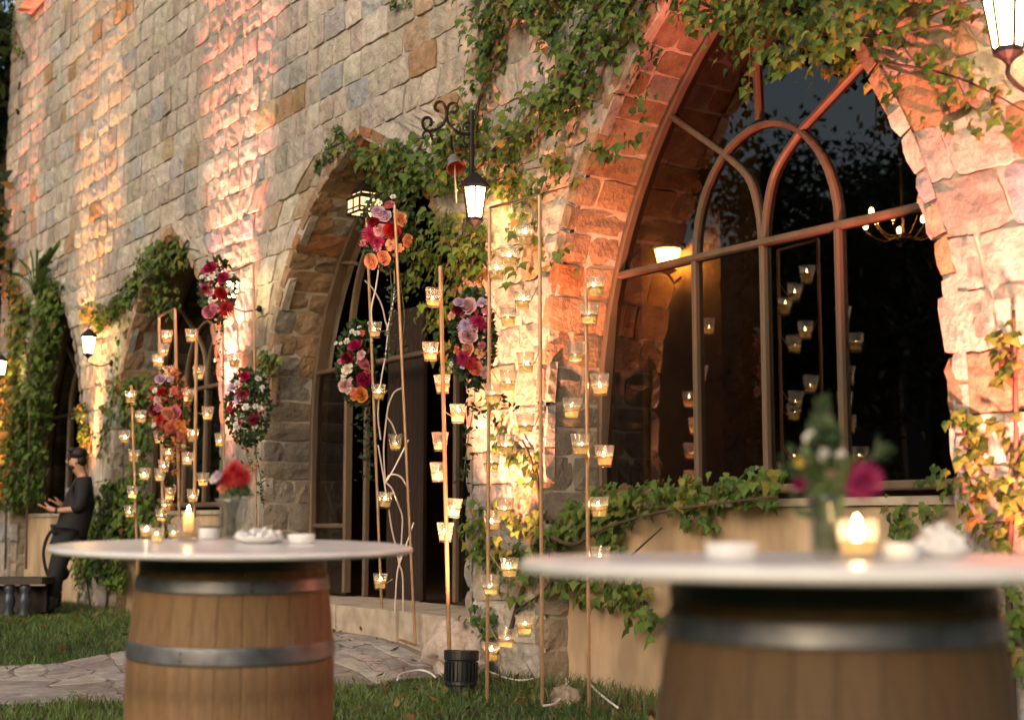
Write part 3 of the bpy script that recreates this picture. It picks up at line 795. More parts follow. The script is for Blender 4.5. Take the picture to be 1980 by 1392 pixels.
# ================================================================== UPLIGHTS
def spot(loc, aim, e, col, ang, blend, size=.09):
    l = bpy.data.lights.new('uplight_lamp', 'SPOT'); o = bpy.data.objects.new('uplight_lamp', l); COL.objects.link(o)
    l.energy = e; l.color = col; l.spot_size = math.radians(ang); l.spot_blend = blend; l.shadow_soft_size = size
    o.location = loc; o.rotation_euler = (Vector(aim) - Vector(loc)).to_track_quat('-Z', 'Y').to_euler(); return o
def uplight(loc, aim, label, e, col, ang, blend, r=.105, h=.30):
    loc = Vector(loc); a = (Vector(aim) - loc).normalized(); tilt = (Vector((0, 0, 1)) * .75 + a * .25).normalized()
    t = thing('uplight', label, 'spotlight', loc, 'uplights at the foot of the building')
    bx = tilt.orthogonal().normalized(); by = tilt.cross(bx); ax = (bx, by, tilt)
    b0 = loc - Vector((0, 0, .03))
    mb = MB(); mb.lathe(b0, [(0, 0), (r * .78, 0), (r * .86, h * .5), (r * .9, h * .9), (r * .84, h * .9), (r * .8, h * .55), (0, h * .55)], n=24, ax=ax); mb.build('housing', M['black_plastic'], t)
    mb = MB(); mb.lathe(b0, [(r * .92, h * .78), (r * 1.02, h * .8), (r * 1.04, h * .98), (r * .94, h), (r * .9, h * .97)], n=24, ax=ax); mb.build('rim', M['black_plastic'], t)
    for k in range(24):
        an = 2 * PI * k / 24; dv = bx * math.cos(an) + by * math.sin(an)
        f = MB(); f.hexa([b0 + tilt * (h * zz) + dv * rr * r + dv.cross(tilt) * sd_ for zz in (.38, .76) for (rr, sd_) in ((.84, -.005), (.84, .005), (1.0, .005), (1.0, -.005))]); f.build('fin', M['black_plastic'], t)
    mb = MB(); mb.lathe(b0, [(r * .9, h * .28), (r * .96, h * .3), (r * .96, h * .36), (r * .9, h * .38)], n=24, ax=ax); mb.build('band', M['black_plastic'], t)
    spot(b0 + tilt * (h * 1.02), aim, e, col, ang, blend)
    return t
PINK = (1.0, 0.25, 0.165); ORNG = (1.0, 0.37, 0.13)
cp = GP(890, 1343)
def up(s, d, aim, label, e, col, ang, bl=.9):
    p = W(s, d, 0); p.z = gz(p.x, p.y); return uplight(p, W(*aim), label, e, col, ang, bl)
uplight(cp, W(8.10, 0.02, 2.5), 'black ribbed uplight standing in grass before the pale boulder', 1150, (1, .34, .165), 50, .9)
up(12.75, .42, (12.72, .03, 6.0), 'black uplight at the foot of the pier behind the flower stands', 6000, PINK, 25)
up(16.75, .44, (16.92, .03, 6.0), 'black uplight at the foot of the pier beside the man', 4300, ORNG, 26)
up(20.6, .44, (20.45, .03, 6.0), 'farthest black uplight at the left end of the building', 4200, PINK, 27)
up(3.3, .75, (3.75, .0, 2.6), 'black uplight at the foot of the right pier', 1300, PINK, 80)
up(5.3, .58, (7.5, -.22, 3.35), 'black uplight below the large window', 230, (1, .25, .12), 30)
# ================================================================== STANDS, CANDLES
def cup_meshes():
    g = MB(); g.lathe((0, 0, 0), [(0, .004), (.036, 0), (.0365, .004), (.0525, .116), (.0505, .117), (.0345, .012), (0, .012)], n=20)
    w_ = MB(); w_.lathe((0, 0, 0), [(0, .0135), (.0325, .0135), (.0395, .056), (.0375, .059), (.030, .040), (.0, .034)], n=20)
    wl = []
    for hh_ in (-.016, -.008, .010):
        q = MB(); q.lathe((0, 0, 0), [(0, .0135), (.0325, .0135), (.0395, .056 + hh_), (.0375, .059 + hh_), (.030, .040 + hh_), (.0, .034 + hh_)], n=20); wl.append((q.mesh('wax', M['wax'], smooth=True), hh_))
    f = MB(); f.lathe((0, 0, .038), [(0, 0), (.0055, .006), (.0075, .016), (.005, .030), (.002, .041), (0, .046)], n=8)
    return g.mesh('glass', M['cup_glass'], smooth=True), [(w_.mesh('wax', M['wax'], smooth=True), 0)] + wl, f.mesh('flame', M['flame'], smooth=True)
CG, CW, CF = cup_meshes()
ncup = [0]
def candle(p, label, tilt=0.0, group='candle cups on the copper stands', sc=1.0):
    t = thing('candle_cup', label, 'candle', p, group)
    t.scale = (sc * 1.07, sc * 1.07, sc * 1.05)
    t.rotation_euler = (rnd.uniform(-.05, .05) + tilt, rnd.uniform(-.06, .06), rnd.uniform(0, 3))
    wm, hh_ = rnd.choice(CW); link('glass', CG, t); link('wax', wm, t); fl = link('flame', CF, t, (rnd.uniform(-.004, .004), 0, hh_)); fl.scale = (1, 1, rnd.uniform(.75, 1.15)); fl.rotation_euler = (rnd.uniform(-.12, .12), rnd.uniform(-.12, .12), 0)
    return t
def rod(stand, a, b_, r=.0115):
    mb = MB(); mb.tube([a, b_], r, 10); mb.build('rod', M['brass'], stand, smooth=False)
def holders(stand, cups, rods, what):
    "cups: (photo x, photo y of the middle of the glass, depth); each hangs in a ring whose arm reaches the nearest rod"
    for i, (x, y, Z) in enumerate(sorted(cups, key=lambda q: q[1])):
        c = PX(x, y, Z); base = c - Vector((0, 0, .058))
        rc = base + Vector((0, 0, .05))
        best = None
        for a, b_ in rods:
            f = max(0.0, min(1.0, (rc.z + .03 - a.z) / (b_.z - a.z))); p = a.lerp(b_, f); dd = (p - rc).length
            if best is None or dd < best[0]: best = (dd, p)
        p = best[1]
        hd = Vector((p.x - rc.x, p.y - rc.y, 0)); L = hd.length
        if L < .055:      # keep the glass clear of the rod
            away = Vector((0, 1, 0)) if rnd.random() < .5 else Vector((0, -1, 0))
            sh = away * .068; base += sh; rc += sh; hd = Vector((p.x - rc.x, p.y - rc.y, 0)); L = hd.length
        hd.normalize()
        mb = MB(); prof_ = [(.0445 + .0035 * math.cos(a), .0035 * math.sin(a)) for a in np.linspace(0, 2 * PI, 7)[:-1]]
        mb.lathe(rc, prof_, n=18, close=True)
        st = rc + hd * .0445
        if L > .12: mb.tube([st, st + hd * .03, p + Vector((0, 0, min(.12, L * .45)))], .0032, 6)
        else: mb.tube([st, p], .0032, 6)
        mb.build('candle_ring', M['brass'], stand)
        candle(base, 'candle cup %s from the top on %s' % (ordinal(i), what))
def stand(label, foot, rods, bars=(), base=True, r=.0115):
    t = thing('candle_stand', label, 'candle stand', foot, 'copper stands along the building')
    for a, b_ in rods: rod(t, a, b_, r)
    for a, b_ in bars:
        mb = MB(); mb.tube([a, b_], r * .85, 8); mb.build('crossbar', M['brass'], t)
    return t
def lean(x0, y0, x1, y1, Z, foot=True):
    "a rod from its foot (x0,y0) to its top (x1,y1)"
    a = PX(x0, y0, Z); b_ = PX(x1, y1, Z)
    return a, b_
def ground_rod(xb, xt, yt, Z):
    a = PX(xb, 1200, Z); a.z = gz(a.x, a.y) - .01; b_ = PX(xt, yt, Z); return a, b_
# tall open frame before the pier
EL, ER = ground_rod(942, 947, 402, 8.53), ground_rod(1048, 1043, 378, 8.2)
st = stand('tall open copper frame hung with candle cups in front of the pier', ER[0], [EL, ER], [(EL[1], ER[1])])
E_ = [(1015, 458), (985, 497), (960, 527), (1010, 581), (983, 612), (1017, 702), (982, 736), (953, 765), (1017, 821), (978, 861), (950, 894), (975, 983), (951, 1008), (985, 1099), (950, 1132), (1014, 1210), (978, 1235), (950, 1262)]
holders(st, [(x, y, 8.2 + (1043 - x) / 96 * .33) for x, y in E_], [EL, ER], 'the tall open frame before the pier')
# single pole beside the large window
FR = ground_rod(1138, 1133, 560, 8.0)
st = stand('single copper pole of candle cups at the left edge of the large window', FR[0], [FR])
holders(st, [(x, y, 8.0) for x, y in [(1152, 556), (1137, 613), (1113, 683), (1161, 745), (1105, 792), (1121, 863), (1169, 883), (1159, 983), (1160, 1078)]], [FR], 'the pole at the edge of the large window')
# pole behind the black uplight
DR = ground_rod(871, 851, 515, 9.2)
st = stand('single copper pole of candle cups rising behind the black uplight', DR[0], [DR], r=.0135)
holders(st, [(x, y, 9.2) for x, y in [(838, 580), (832, 681), (855, 742), (885, 801), (850, 854), (846, 913), (875, 983), (860, 1030)]], [DR], 'the pole behind the black uplight')
# leaning frame before the doorway, with bent wires
C1 = (PX(740, 1225, 11.0), PX(708, 400, 11.0)); C2 = (PX(803, 1245, 10.3), PX(763, 400, 10.3))
st = stand('leaning copper frame with curling wires and flowers before the doorway', C1[0], [C1, C2], [(C1[1], C2[1]), (C1[0], C2[0])])
def Zc(x): return 10.65
for w_ in ([(706, 543), (722, 560), (738, 590), (745, 620), (750, 640), (745, 690), (737, 735), (731, 800), (736, 850)],
           [(733, 512), (727, 555), (718, 600), (722, 640)], [(760, 490), (763, 560), (755, 610), (748, 640)],
           [(781, 749), (765, 756), (757, 768), (750, 790), (745, 830), (742, 870), (745, 932)], [(748, 806), (758, 820), (765, 838)],
           [(745, 932), (752, 920), (762, 917), (775, 922), (785, 937), (792, 950)],
           [(745, 932), (758, 945), (770, 975), (778, 1000), (777, 1035), (774, 1075), (768, 1110), (765, 1150), (762, 1222)],
           [(752, 985), (757, 1020), (765, 1055), (772, 1090), (779, 1120), (779, 1228)], [(790, 850), (770, 890), (755, 918), (747, 930)],
           [(731, 860), (738, 900), (743, 930), (747, 958)], [(800, 1010), (790, 1040), (783, 1060), (772, 1090)]):
    mb = MB(); mb.tube(smooth_path([PX(x, y, 10.65) for x, y in w_], 5), .0062, 6); mb.build('bent_wire', M['white_wire'], st)
wr = [(PX(762, 1222, 10.65), PX(745, 640, 10.65)), C1, C2]
holders(st, [(x, y, 10.65) for x, y in [(717, 503), (725, 639), (732, 760), (763, 855), (746, 968), (735, 1125)]], wr, 'the leaning frame before the doorway')
# frame with flowers before the second pier
B1 = ground_rod(436, 430, 535, 12.7); B2 = ground_rod(497, 490, 508, 12.3)
st = stand('thin copper frame carrying two flower bunches before the pink lit pier', B1[0], [B1, B2], [(B1[1], B2[1])], r=.0095)
holders(st, [(453, 699, 12.4), (423, 851, 12.7)], [B1, B2], 'the flower frame before the pink lit pier')
# stands behind the barrel table
A1_, A2_ = ground_rod(319, 307, 612, 13.2), ground_rod(351, 338, 597, 12.8)
st = stand('copper frame of candle cups and coral flowers behind the barrel table', A1_[0], [A1_, A2_], [(A1_[1], A2_[1])], r=.014)
holders(st, [(x, y, 13.0) for x, y in [(323, 652), (315, 677), (305, 699), (327, 721), (308, 846), (327, 880), (318, 902), (309, 919), (328, 956), (321, 977), (312, 997)]], [A1_, A2_], 'the coral flower frame behind the barrel table')
A3_ = ground_rod(269, 254, 745, 13.2)
st = stand('shortest copper pole of candle cups, farthest left behind the barrel table', A3_[0], [A3_], r=.013)
holders(st, [(x, y, 13.2) for x, y in [(257, 770), (272, 807), (241, 845), (254, 882), (279, 918), (259, 953), (255, 990)]], [A3_], 'the short pole farthest left')
A4_ = ground_rod(373, 380, 640, 12.7)
st = stand('copper pole of candle cups between the coral flowers and pink lit pier', A4_[0], [A4_], r=.0155)
holders(st, [(x, y, 12.7) for x, y in [(373, 652), (380, 720), (363, 766), (401, 800), (369, 843), (362, 888), (393, 928), (376, 960)]], [A4_], 'the pole right of the coral flowers')

# ================================================================== FLOWERS
def petal_strip(vs, fs, a, half, r0, z0, r1, z1, r2, z2, tip=.6):
    n = len(vs)
    for (r, z, k) in ((r0, z0, .55), (r1, z1, 1.0), (r2, z2, tip)):
        for u in (-1, 0, 1):
            an = a + u * half * k; rr = r * (1 - .06 * abs(u)); vs.append((math.cos(an) * rr, math.sin(an) * rr, z + .03 * abs(u)))
    for i in range(2):
        for j in range(2): fs.append((n + i * 3 + j, n + i * 3 + j + 1, n + i * 3 + j + 4, n + i * 3 + j + 3))
def flower_mesh(kind, col):
    vs = []; fs = []; r = rnd
    if kind == 'rose':
        for (cnt, r0, r1, r2, z1, z2, hf) in ((3, .02, .10, .09, .16, .26, 1.0), (4, .05, .20, .20, .12, .24, .85), (5, .08, .33, .36, .06, .17, .75), (6, .1, .44, .52, -.02, .03, .62)):
            o_ = r.random() * 6
            for k in range(cnt): petal_strip(vs, fs, o_ + 2 * PI * k / cnt, hf * r.uniform(.9, 1.1), r0, -.12, r1, z1, r2 * r.uniform(.92, 1.06), z2 + r.uniform(-.02, .03), .75)
    elif kind == 'dahlia':
        for ring in range(5):
            cnt = 8 + ring * 3
            for k in range(cnt):
                a = 2 * PI * (k + .5 * ring) / cnt; R1 = .12 + ring * .10
                petal_strip(vs, fs, a, 2.4 / cnt, .03, 0, R1 * .65, .20 - ring * .05, R1 + r.uniform(-.02, .02), .24 - ring * .075 + r.uniform(-.03, .03), .5)
    else:
        for (cnt, ra, rb, rc, za, zb) in ((6, .05, .30, .50, .07, .05), (5, .04, .20, .34, .14, .20), (4, .02, .10, .18, .16, .27)):
            o_ = r.random() * 6
            for k in range(cnt): petal_strip(vs, fs, o_ + 2 * PI * k / cnt + r.uniform(-.15, .15), 3.3 / cnt * r.uniform(.8, 1.1), ra, 0, rb, za + r.uniform(-.03, .04), rc * r.uniform(.85, 1.08), zb + r.uniform(-.07, .08), .75)
        n = len(vs); vs += [(.05 * math.cos(a), .05 * math.sin(a), .12) for a in np.linspace(0, 2 * PI, 6)[:-1]] + [(0, 0, .17)]
        fs += [(n + k, n + (k + 1) % 5, n + 5) for k in range(5)]
    V = np.array(vs); rad = np.linalg.norm(V[:, :2], axis=1)
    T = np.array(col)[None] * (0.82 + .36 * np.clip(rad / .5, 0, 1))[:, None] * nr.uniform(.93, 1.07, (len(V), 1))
    if kind == 'blossom': T[-6:] = (.75, .55, .12)
    return np_mesh(kind, V, fs, M['petal'], T, smooth=True)
FC = dict(magenta=(.42, .012, .095), red=(.46, .012, .018), deep=(.22, .006, .03), pink=(.66, .20, .28), pale=(.76, .46, .48), lilac=(.62, .46, .62), white=(.80, .76, .70),
          cream=(.80, .68, .52), peach=(.82, .42, .24), coral=(.78, .20, .14), plum=(.24, .005, .085), orange=(.80, .32, .07), yellow=(.75, .48, .05))
FMESH = {}
def fm(kind, c):
    if (kind, c) not in FMESH: FMESH[kind, c] = flower_mesh(kind, FC[c])
    return FMESH[kind, c]
VIEW = Vector((0, -1, .1))
def put_flower(t, p, size, kind, c, out=None):
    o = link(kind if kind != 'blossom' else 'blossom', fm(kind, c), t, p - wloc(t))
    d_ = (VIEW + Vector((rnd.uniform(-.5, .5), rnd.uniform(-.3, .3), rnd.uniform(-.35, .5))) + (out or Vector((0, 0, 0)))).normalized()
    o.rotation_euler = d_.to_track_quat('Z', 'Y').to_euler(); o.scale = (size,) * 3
    return o
def leaf_cloud(t, pts, sizes, tints, name='foliage', elong=True):
    P = np.array([list(p - wloc(t)) for p in pts]); n_ = len(P)
    Nn = nr.normal(size=(n_, 3)) + np.array([0, -1.0, .5])
    V, Fq, T = leaf_soup(P, Nn, np.array(sizes), np.array(tints), nr)
    o = link(name, np_mesh(name, V, Fq, M['leaf'], T), t); o['kind'] = 'stuff'; return o
GRN = [(.035, .075, .022), (.05, .10, .03), (.07, .11, .05), (.025, .05, .02)]
def bouquet(label, Z, flowers, box, nleaf, vines=(), green=GRN, lsize=(.018, .04), name='flower_arrangement'):
    x0, y0, x1, y1 = box; cx_, cy_ = (x0 + x1) / 2, (y0 + y1) / 2; k = Z / 2768
    t = thing(name, label, 'flowers', PX(cx_, y1, Z), 'flower bunches on the copper stands')
    for f in flowers:
        x, y, c = f[0], f[1], f[2]; kind = f[3] if len(f) > 3 else 'blossom'; kind = 'rose' if kind == 'blossom' and (f[4] if len(f) > 4 else 26) >= 26 and rnd.random() < .5 else kind; px = (f[4] if len(f) > 4 else 26) * (1.08 if kind != 'blossom' else .9)
        off = Vector(((x - cx_) / (x1 - x0), 0, -(y - cy_) / (y1 - y0)))
        put_flower(t, PX(x, y, Z - .07 + .06 * off.length), px * k, kind, c, off)
    cols = [f[2] for f in flowers]
    for _ in range(int(len(flowers) * .8)):
        a = rnd.random() * 2 * PI; q = math.sqrt(rnd.random()) * .95
        put_flower(t, PX(cx_ + math.cos(a) * q * (x1 - x0) / 2, cy_ + math.sin(a) * q * (y1 - y0) / 2, Z - .03), rnd.uniform(9, 16) * k, 'blossom', rnd.choice(cols + ['white', 'deep']))
    pts = []; sz = []; tn = []
    for _ in range(int(nleaf * 2.1)):
        a = rnd.random() * 2 * PI; q = math.sqrt(rnd.random()) * 1.18
        pts.append(PX(cx_ + math.cos(a) * q * (x1 - x0) / 2, cy_ + math.sin(a) * q * (y1 - y0) / 2, Z + rnd.uniform(-.07, .10) * (1.1 - q * .6)))
        sz.append(rnd.uniform(*lsize)); g = rnd.choice(green); f = rnd.uniform(.7, 1.3); tn.append(tuple(v_ * f for v_ in g))
    leaf_cloud(t, pts, sz, tn)
    st_ = MB()
    for _ in range(7):
        st_.tube([PX(cx_ + rnd.uniform(-.1, .1) * (x1 - x0), cy_ + rnd.uniform(-.2, .2) * (y1 - y0), Z), PX(rnd.uniform(x0, x1), rnd.uniform(y0, y1), Z)], .003, 5)
    st_.build('stems', M['green_stem'], t)
    for (pl, n_, wd, ls, cols) in vines:
        mb = MB(); path_ = smooth_path([PX(x, y, Z + rnd.uniform(-.03, .03)) for x, y in pl], 6); mb.tube(path_, .003, 5)
        v_ = mb.build('trailing_vine', M['green_stem'], t); pts = []; sz = []; tn = []
        for _ in range(n_):
            p = rnd.choice(path_); pts.append(p + Vector((rnd.gauss(0, wd), rnd.gauss(0, wd), rnd.gauss(0, wd * .6)))); sz.append(ls * rnd.uniform(.7, 1.3))
            g = rnd.choice(cols); f = rnd.uniform(.7, 1.3); tn.append(tuple(q * f for q in g))
        leaf_cloud(v_, pts, sz, tn, 'vine_leaves')
    return t
DK = [(.03, .055, .02), (.02, .035, .018)]; EU = [(.09, .13, .09), (.05, .085, .055)]; CO = [(.55, .16, .05), (.45, .10, .04), (.5, .25, .08)]
bouquet('round bunch of pink, peach and magenta flowers topping the leaning frame', 10.45,
        [(752, 397, 'pink', 'rose', 24), (731, 411, 'lilac', 'rose', 28), (745, 419, 'lilac', 'blossom', 26), (722, 430, 'deep', 'rose', 24), (774, 424, 'peach', 'rose', 28),
         (716, 453, 'magenta', 'dahlia', 34), (729, 466, 'magenta', 'dahlia', 30), (736, 446, 'pale'), (758, 446, 'red', 'rose', 34), (731, 479, 'pink'), (757, 474, 'peach', 'blossom', 30),
         (770, 480, 'peach'), (787, 466, 'peach'), (702, 470, 'pink', 'blossom', 20), (718, 506, 'peach', 'rose', 30), (742, 499, 'peach', 'blossom', 28), (760, 381, 'white', 'blossom', 16), (765, 409, 'cream', 'blossom', 12)],
        (702, 380, 795, 512), 260, [([(752, 500), (757, 560), (754, 620), (751, 690)], 70, .03, .022, EU), ([(768, 500), (776, 560), (782, 620), (772, 680)], 60, .028, .022, DK)])
bouquet('long bunch of magenta roses and white sprigs left of the leaning frame', 11.1,
        [(687, 668, 'magenta', 'rose', 30), (671, 693, 'deep', 'rose', 24), (673, 713, 'cream', 'blossom', 30), (699, 686, 'pale', 'blossom', 26), (703, 704, 'pink'), (705, 732, 'magenta', 'rose', 32), (668, 746, 'pale'),
         (684, 758, 'coral', 'blossom', 22), (698, 762, 'orange', 'blossom', 30), (664, 733, 'white', 'blossom', 16), (690, 645, 'white', 'blossom', 18), (681, 641, 'white', 'blossom', 13), (650, 664, 'white', 'blossom', 11),
         (659, 664, 'white', 'blossom', 9), (675, 755, 'white', 'blossom', 20), (710, 718, 'peach', 'blossom', 20), (695, 633, 'white', 'blossom', 12)],
        (655, 628, 722, 775), 260, [([(700, 770), (705, 810), (712, 860), (716, 930)], 110, .05, .024, DK), ([(722, 690), (728, 760), (724, 840)], 60, .04, .026, DK)])
bouquet('lush bunch of lilac and crimson flowers hanging between the two candle poles', 8.75,
        [(889, 585, 'lilac', 'blossom', 26), (906, 592, 'pale', 'rose', 34), (932, 586, 'lilac', 'blossom', 30), (941, 602, 'pink', 'blossom', 26), (926, 622, 'magenta', 'dahlia', 38), (900, 628, 'lilac', 'dahlia', 34),
         (905, 649, 'pale', 'rose', 34), (943, 619, 'pink', 'blossom', 18), (884, 600, 'deep', 'rose', 22), (895, 690, 'magenta', 'dahlia', 34), (907, 698, 'red', 'dahlia', 30), (905, 674, 'peach', 'blossom', 30), (920, 712, 'coral', 'rose', 28),
         (936, 719, 'pale', 'blossom', 32), (931, 668, 'pink', 'blossom', 22), (927, 684, 'peach', 'blossom', 26), (884, 677, 'coral', 'blossom', 22), (874, 611, 'peach', 'blossom', 22), (873, 704, 'white', 'blossom', 14), (868, 713, 'white', 'blossom', 10)],
        (878, 572, 952, 735), 420, [([(920, 730), (915, 790), (905, 850), (895, 930)], 60, .03, .024, DK), ([(925, 735), (945, 765), (975, 772), (1000, 795)], 26, .018, .022, DK), ([(915, 780), (940, 800), (960, 825)], 22, .018, .02, DK)])
bouquet('coral and dark red flower bunch with orange leaves on the frame behind the barrel table', 12.7,
        [(310, 733, 'lilac', 'rose', 22), (312, 758, 'red', 'rose', 24), (304, 772, 'pale', 'blossom', 18), (336, 755, 'coral', 'blossom', 20), (299, 792, 'deep', 'rose', 24), (305, 790, 'pink', 'blossom', 22), (325, 800, 'peach', 'blossom', 26), (337, 798, 'pink', 'rose', 26),
         (310, 812, 'red', 'dahlia', 26), (331, 826, 'coral', 'dahlia', 28), (298, 822, 'white', 'blossom', 14), (345, 820, 'orange', 'blossom', 22), (356, 830, 'orange', 'blossom', 18), (349, 842, 'coral', 'blossom', 20), (300, 755, 'white', 'blossom', 14), (355, 862, 'white', 'blossom', 12)],
        (293, 722, 362, 852), 230, [([(340, 850), (335, 890), (338, 930), (330, 985)], 70, .035, .022, CO), ([(350, 820), (356, 850), (352, 875)], 40, .03, .02, CO)], green=GRN[:2] + CO)
bouquet('crimson and white flower bunch at the top of the thin frame', 12.5,
        [(407, 518, 'magenta', 'rose', 26), (399, 523, 'magenta', 'blossom', 24), (432, 538, 'magenta', 'rose', 24), (410, 537, 'white', 'blossom', 22), (397, 559, 'deep', 'dahlia', 26), (428, 567, 'red', 'rose', 26), (436, 596, 'red', 'dahlia', 36), (408, 581, 'white', 'blossom', 18),
         (405, 603, 'pink', 'blossom', 28), (414, 597, 'pink', 'blossom', 24), (444, 560, 'white', 'blossom', 20), (390, 536, 'white', 'blossom', 12), (404, 565, 'pink', 'blossom', 20)],
        (388, 505, 452, 615), 230, [([(425, 612), (428, 640), (420, 690), (416, 725)], 55, .035, .020, DK)])
bouquet('leafy green bunch with dark red roses low on the thin frame', 12.2,
        [(474, 727, 'magenta', 'rose', 20), (470, 762, 'deep', 'dahlia', 26), (491, 812, 'deep', 'dahlia', 26), (449, 750, 'lilac', 'blossom', 22), (459, 741, 'white', 'blossom', 16), (499, 733, 'white', 'blossom', 20), (460, 772, 'lilac', 'blossom', 22), (475, 787, 'white', 'blossom', 18),
         (494, 786, 'white', 'blossom', 16), (444, 790, 'red', 'blossom', 18), (456, 820, 'white', 'blossom', 14), (508, 749, 'white', 'blossom', 12)],
        (442, 722, 518, 852), 420, [([(490, 850), (498, 890), (506, 940), (510, 985)], 50, .03, .020, DK), ([(470, 850), (478, 880), (485, 905)], 50, .04, .022, EU + CO)])
# ================================================================== IVY
def ivy_proto():
    c = rnd.uniform(-.05, .08)
    o_ = [(0, 0, 0), (.24, -.10, -.02), (.54, .14, -.10), (.30, .40, -.02), (rnd.uniform(-.08, .08), 1.0, -.20), (-.30, .40, -.02), (-.54, .14, -.10), (-.24, -.10, -.02)]
    return np.array([(x * rnd.uniform(.85, 1.12), y * rnd.uniform(.9, 1.1), z + rnd.uniform(-.05, .05) - c * abs(x)) for x, y, z in o_] + [(0, .34, .05)])
PROT = [ivy_proto() for _ in range(8)]
LF = [(k, (k + 1) % 8, 8) for k in range(8)]
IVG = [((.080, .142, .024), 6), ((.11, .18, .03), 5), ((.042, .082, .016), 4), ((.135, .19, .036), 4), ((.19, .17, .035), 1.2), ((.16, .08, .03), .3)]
IVY_Y = IVG[:4] + [((.24, .19, .045), 5), ((.30, .16, .05), 2)]  # lamp light on the ivy put into yellow and orange leaf tones
LMESH = {}
def leaf_me(i, c):
    if (i, c) not in LMESH: LMESH[i, c] = np_mesh('leaf', PROT[i], LF, M['leaf'], np.tile(np.array(c), (9, 1)))
    return LMESH[i, c]
OUT = Vector((-MX, -MY, 0)); LAT = Vector((-UX, -UY, 0)); UPV = Vector((0, 0, 1))
def inside(poly, x, y):
    c = False; n = len(poly)
    for i in range(n):
        (x0, y0), (x1, y1) = poly[i], poly[(i + 1) % n]
        if (y0 > y) != (y1 > y) and x < (x1 - x0) * (y - y0) / (y1 - y0) + x0: c = not c
    return c
def ivy(label, areas, stems=(), size=(.06, .115), pal=IVG, single=0, d0=0.03, name='ivy'):
    "areas: (photo outline or line, depth off the wall, spread in depth, leaves per square metre, line radius in metres or None)"
    L = []
    for (pl, d, sp, dens, rad) in areas:
        Q = [SZ(x, y, d) for x, y in pl]
        if rad is None:
            s_a, s_b = min(q[0] for q in Q), max(q[0] for q in Q); z_a, z_b = min(q[1] for q in Q), max(q[1] for q in Q)
            n_ = int((s_b - s_a) * (z_b - z_a) * dens * 2.35)
            ph = [rnd.uniform(0, 6) for _ in range(4)]
            for _ in range(n_):
                s, z = rnd.uniform(s_a, s_b), rnd.uniform(z_a, z_b)
                js, jz = s + rnd.gauss(0, .05), z + rnd.gauss(0, .05)
                # loose gaps between clumps
                if inside(Q, js, jz) and math.sin(s * 9 + ph[0] + 2 * math.sin(z * 5 + ph[1])) + math.sin(z * 11 + ph[2] + 2 * math.sin(s * 6 + ph[3])) > -1.25 + rnd.uniform(-.3, .3):
                    L.append((s, d + rnd.random() ** 1.5 * sp, z))
        else:
            for (sa, za), (sb, zb) in zip(Q[:-1], Q[1:]):
                ln = math.hypot(sa - sb, za - zb)
                for _ in range(max(1, int(ln * 2 * rad * dens * 2.35))):
                    f = rnd.random(); L.append((sa + (sb - sa) * f + max(-1.6, min(1.6, rnd.gauss(0, 1))) * rad * .5, d + rnd.random() * sp, za + (zb - za) * f + max(-1.6, min(1.6, rnd.gauss(0, 1))) * rad * .5))
    sm_ = sum(q[0] for q in L) / len(L); zm = min(q[2] for q in L)
    t = thing(name, label, 'ivy', W(sm_, 0, zm), 'ivy on the building'); org = W(sm_, 0, zm)
    tot = sum(w for _, w in pal); rec = []
    for (s, d, z) in L:
        p = W(s, d, z)
        n_ = (OUT + UPV * rnd.uniform(-.05, 1.0) + LAT * rnd.uniform(-.75, .75)).normalized()
        tip = (-UPV + LAT * rnd.uniform(-.9, .9)); tip = (tip - n_ * tip.dot(n_)).normalized(); sx = tip.cross(n_)
        q = rnd.random() * tot
        for c, w in pal:
            q -= w
            if q <= 0: break
        sz = rnd.uniform(*size) * rnd.choice((.42, .56, .68, .76, .84)); i = rnd.randrange(8)
        X, Y, Zc_ = proj(p)
        rec.append((sz / Zc_ if (0 < X < 1980 and 0 < Y < 1383) else 0, p, sx, tip, n_, sz, i, c))
    rec.sort(key=lambda q: -q[0])
    V = []; T = []
    for k, (_, p, sx, tip, n_, sz, i, c) in enumerate(rec):
        if k < single:
            o = link('leaf', leaf_me(i, c), t)
            m_ = Matrix((sx * sz, tip * sz, n_ * sz)).transposed().to_4x4(); m_.translation = p - org; o.matrix_local = m_
        else:
            Bm = np.array([list(sx), list(tip), list(n_)]) * sz
            V.append(PROT[i] @ Bm + np.array(list(p - org))); f = rnd.uniform(.8, 1.2); T.append(np.tile(np.array(c) * f, (9, 1)))
    if V:
        n_ = len(V); base = np.array(LF); Fq = (base[None] + (np.arange(n_) * 9)[:, None, None]).reshape(-1, 3)
        o = link('foliage', np_mesh('foliage', np.concatenate(V), Fq, M['leaf'], np.concatenate(T)), t); o['kind'] = 'stuff'
    mb = MB()
    for (pl, rr) in stems:
        P = smooth_path([W(*(lambda q: (q[0], d0, q[1]))(SZ(x, y, d0))) for x, y in pl], 5); mb.tube(P, rr, 6, r1=rr * .45)
    if mb.v: mb.build('stem', M['stem'], t)
    return t
ivy('broad dark ivy mass spreading from the roof side down beside the large arch', [
    ([(930, -60), (1330, -60), (1262, 30), (1195, 118), (1165, 190), (1110, 250), (1030, 292), (960, 305), (938, 288), (1000, 232), (1060, 160), (1085, 110), (1060, 60), (1010, 45), (985, 110), (955, 165), (935, 215), (918, 195), (938, 120), (912, 60), (915, -20)], .02, .20, 440, None),
    ([(1250, 20), (1270, 110), (1255, 200), (1235, 280), (1160, 300)], -.12, .15, 150, .10)],
    [([(920, 280), (925, 200), (955, 120), (990, 40), (1010, -40)], .016), ([(905, 440), (915, 340), (945, 300), (1010, 240), (1090, 130), (1180, -30)], .02), ([(1010, 300), (1100, 200), (1200, 60)], .012)], single=60)
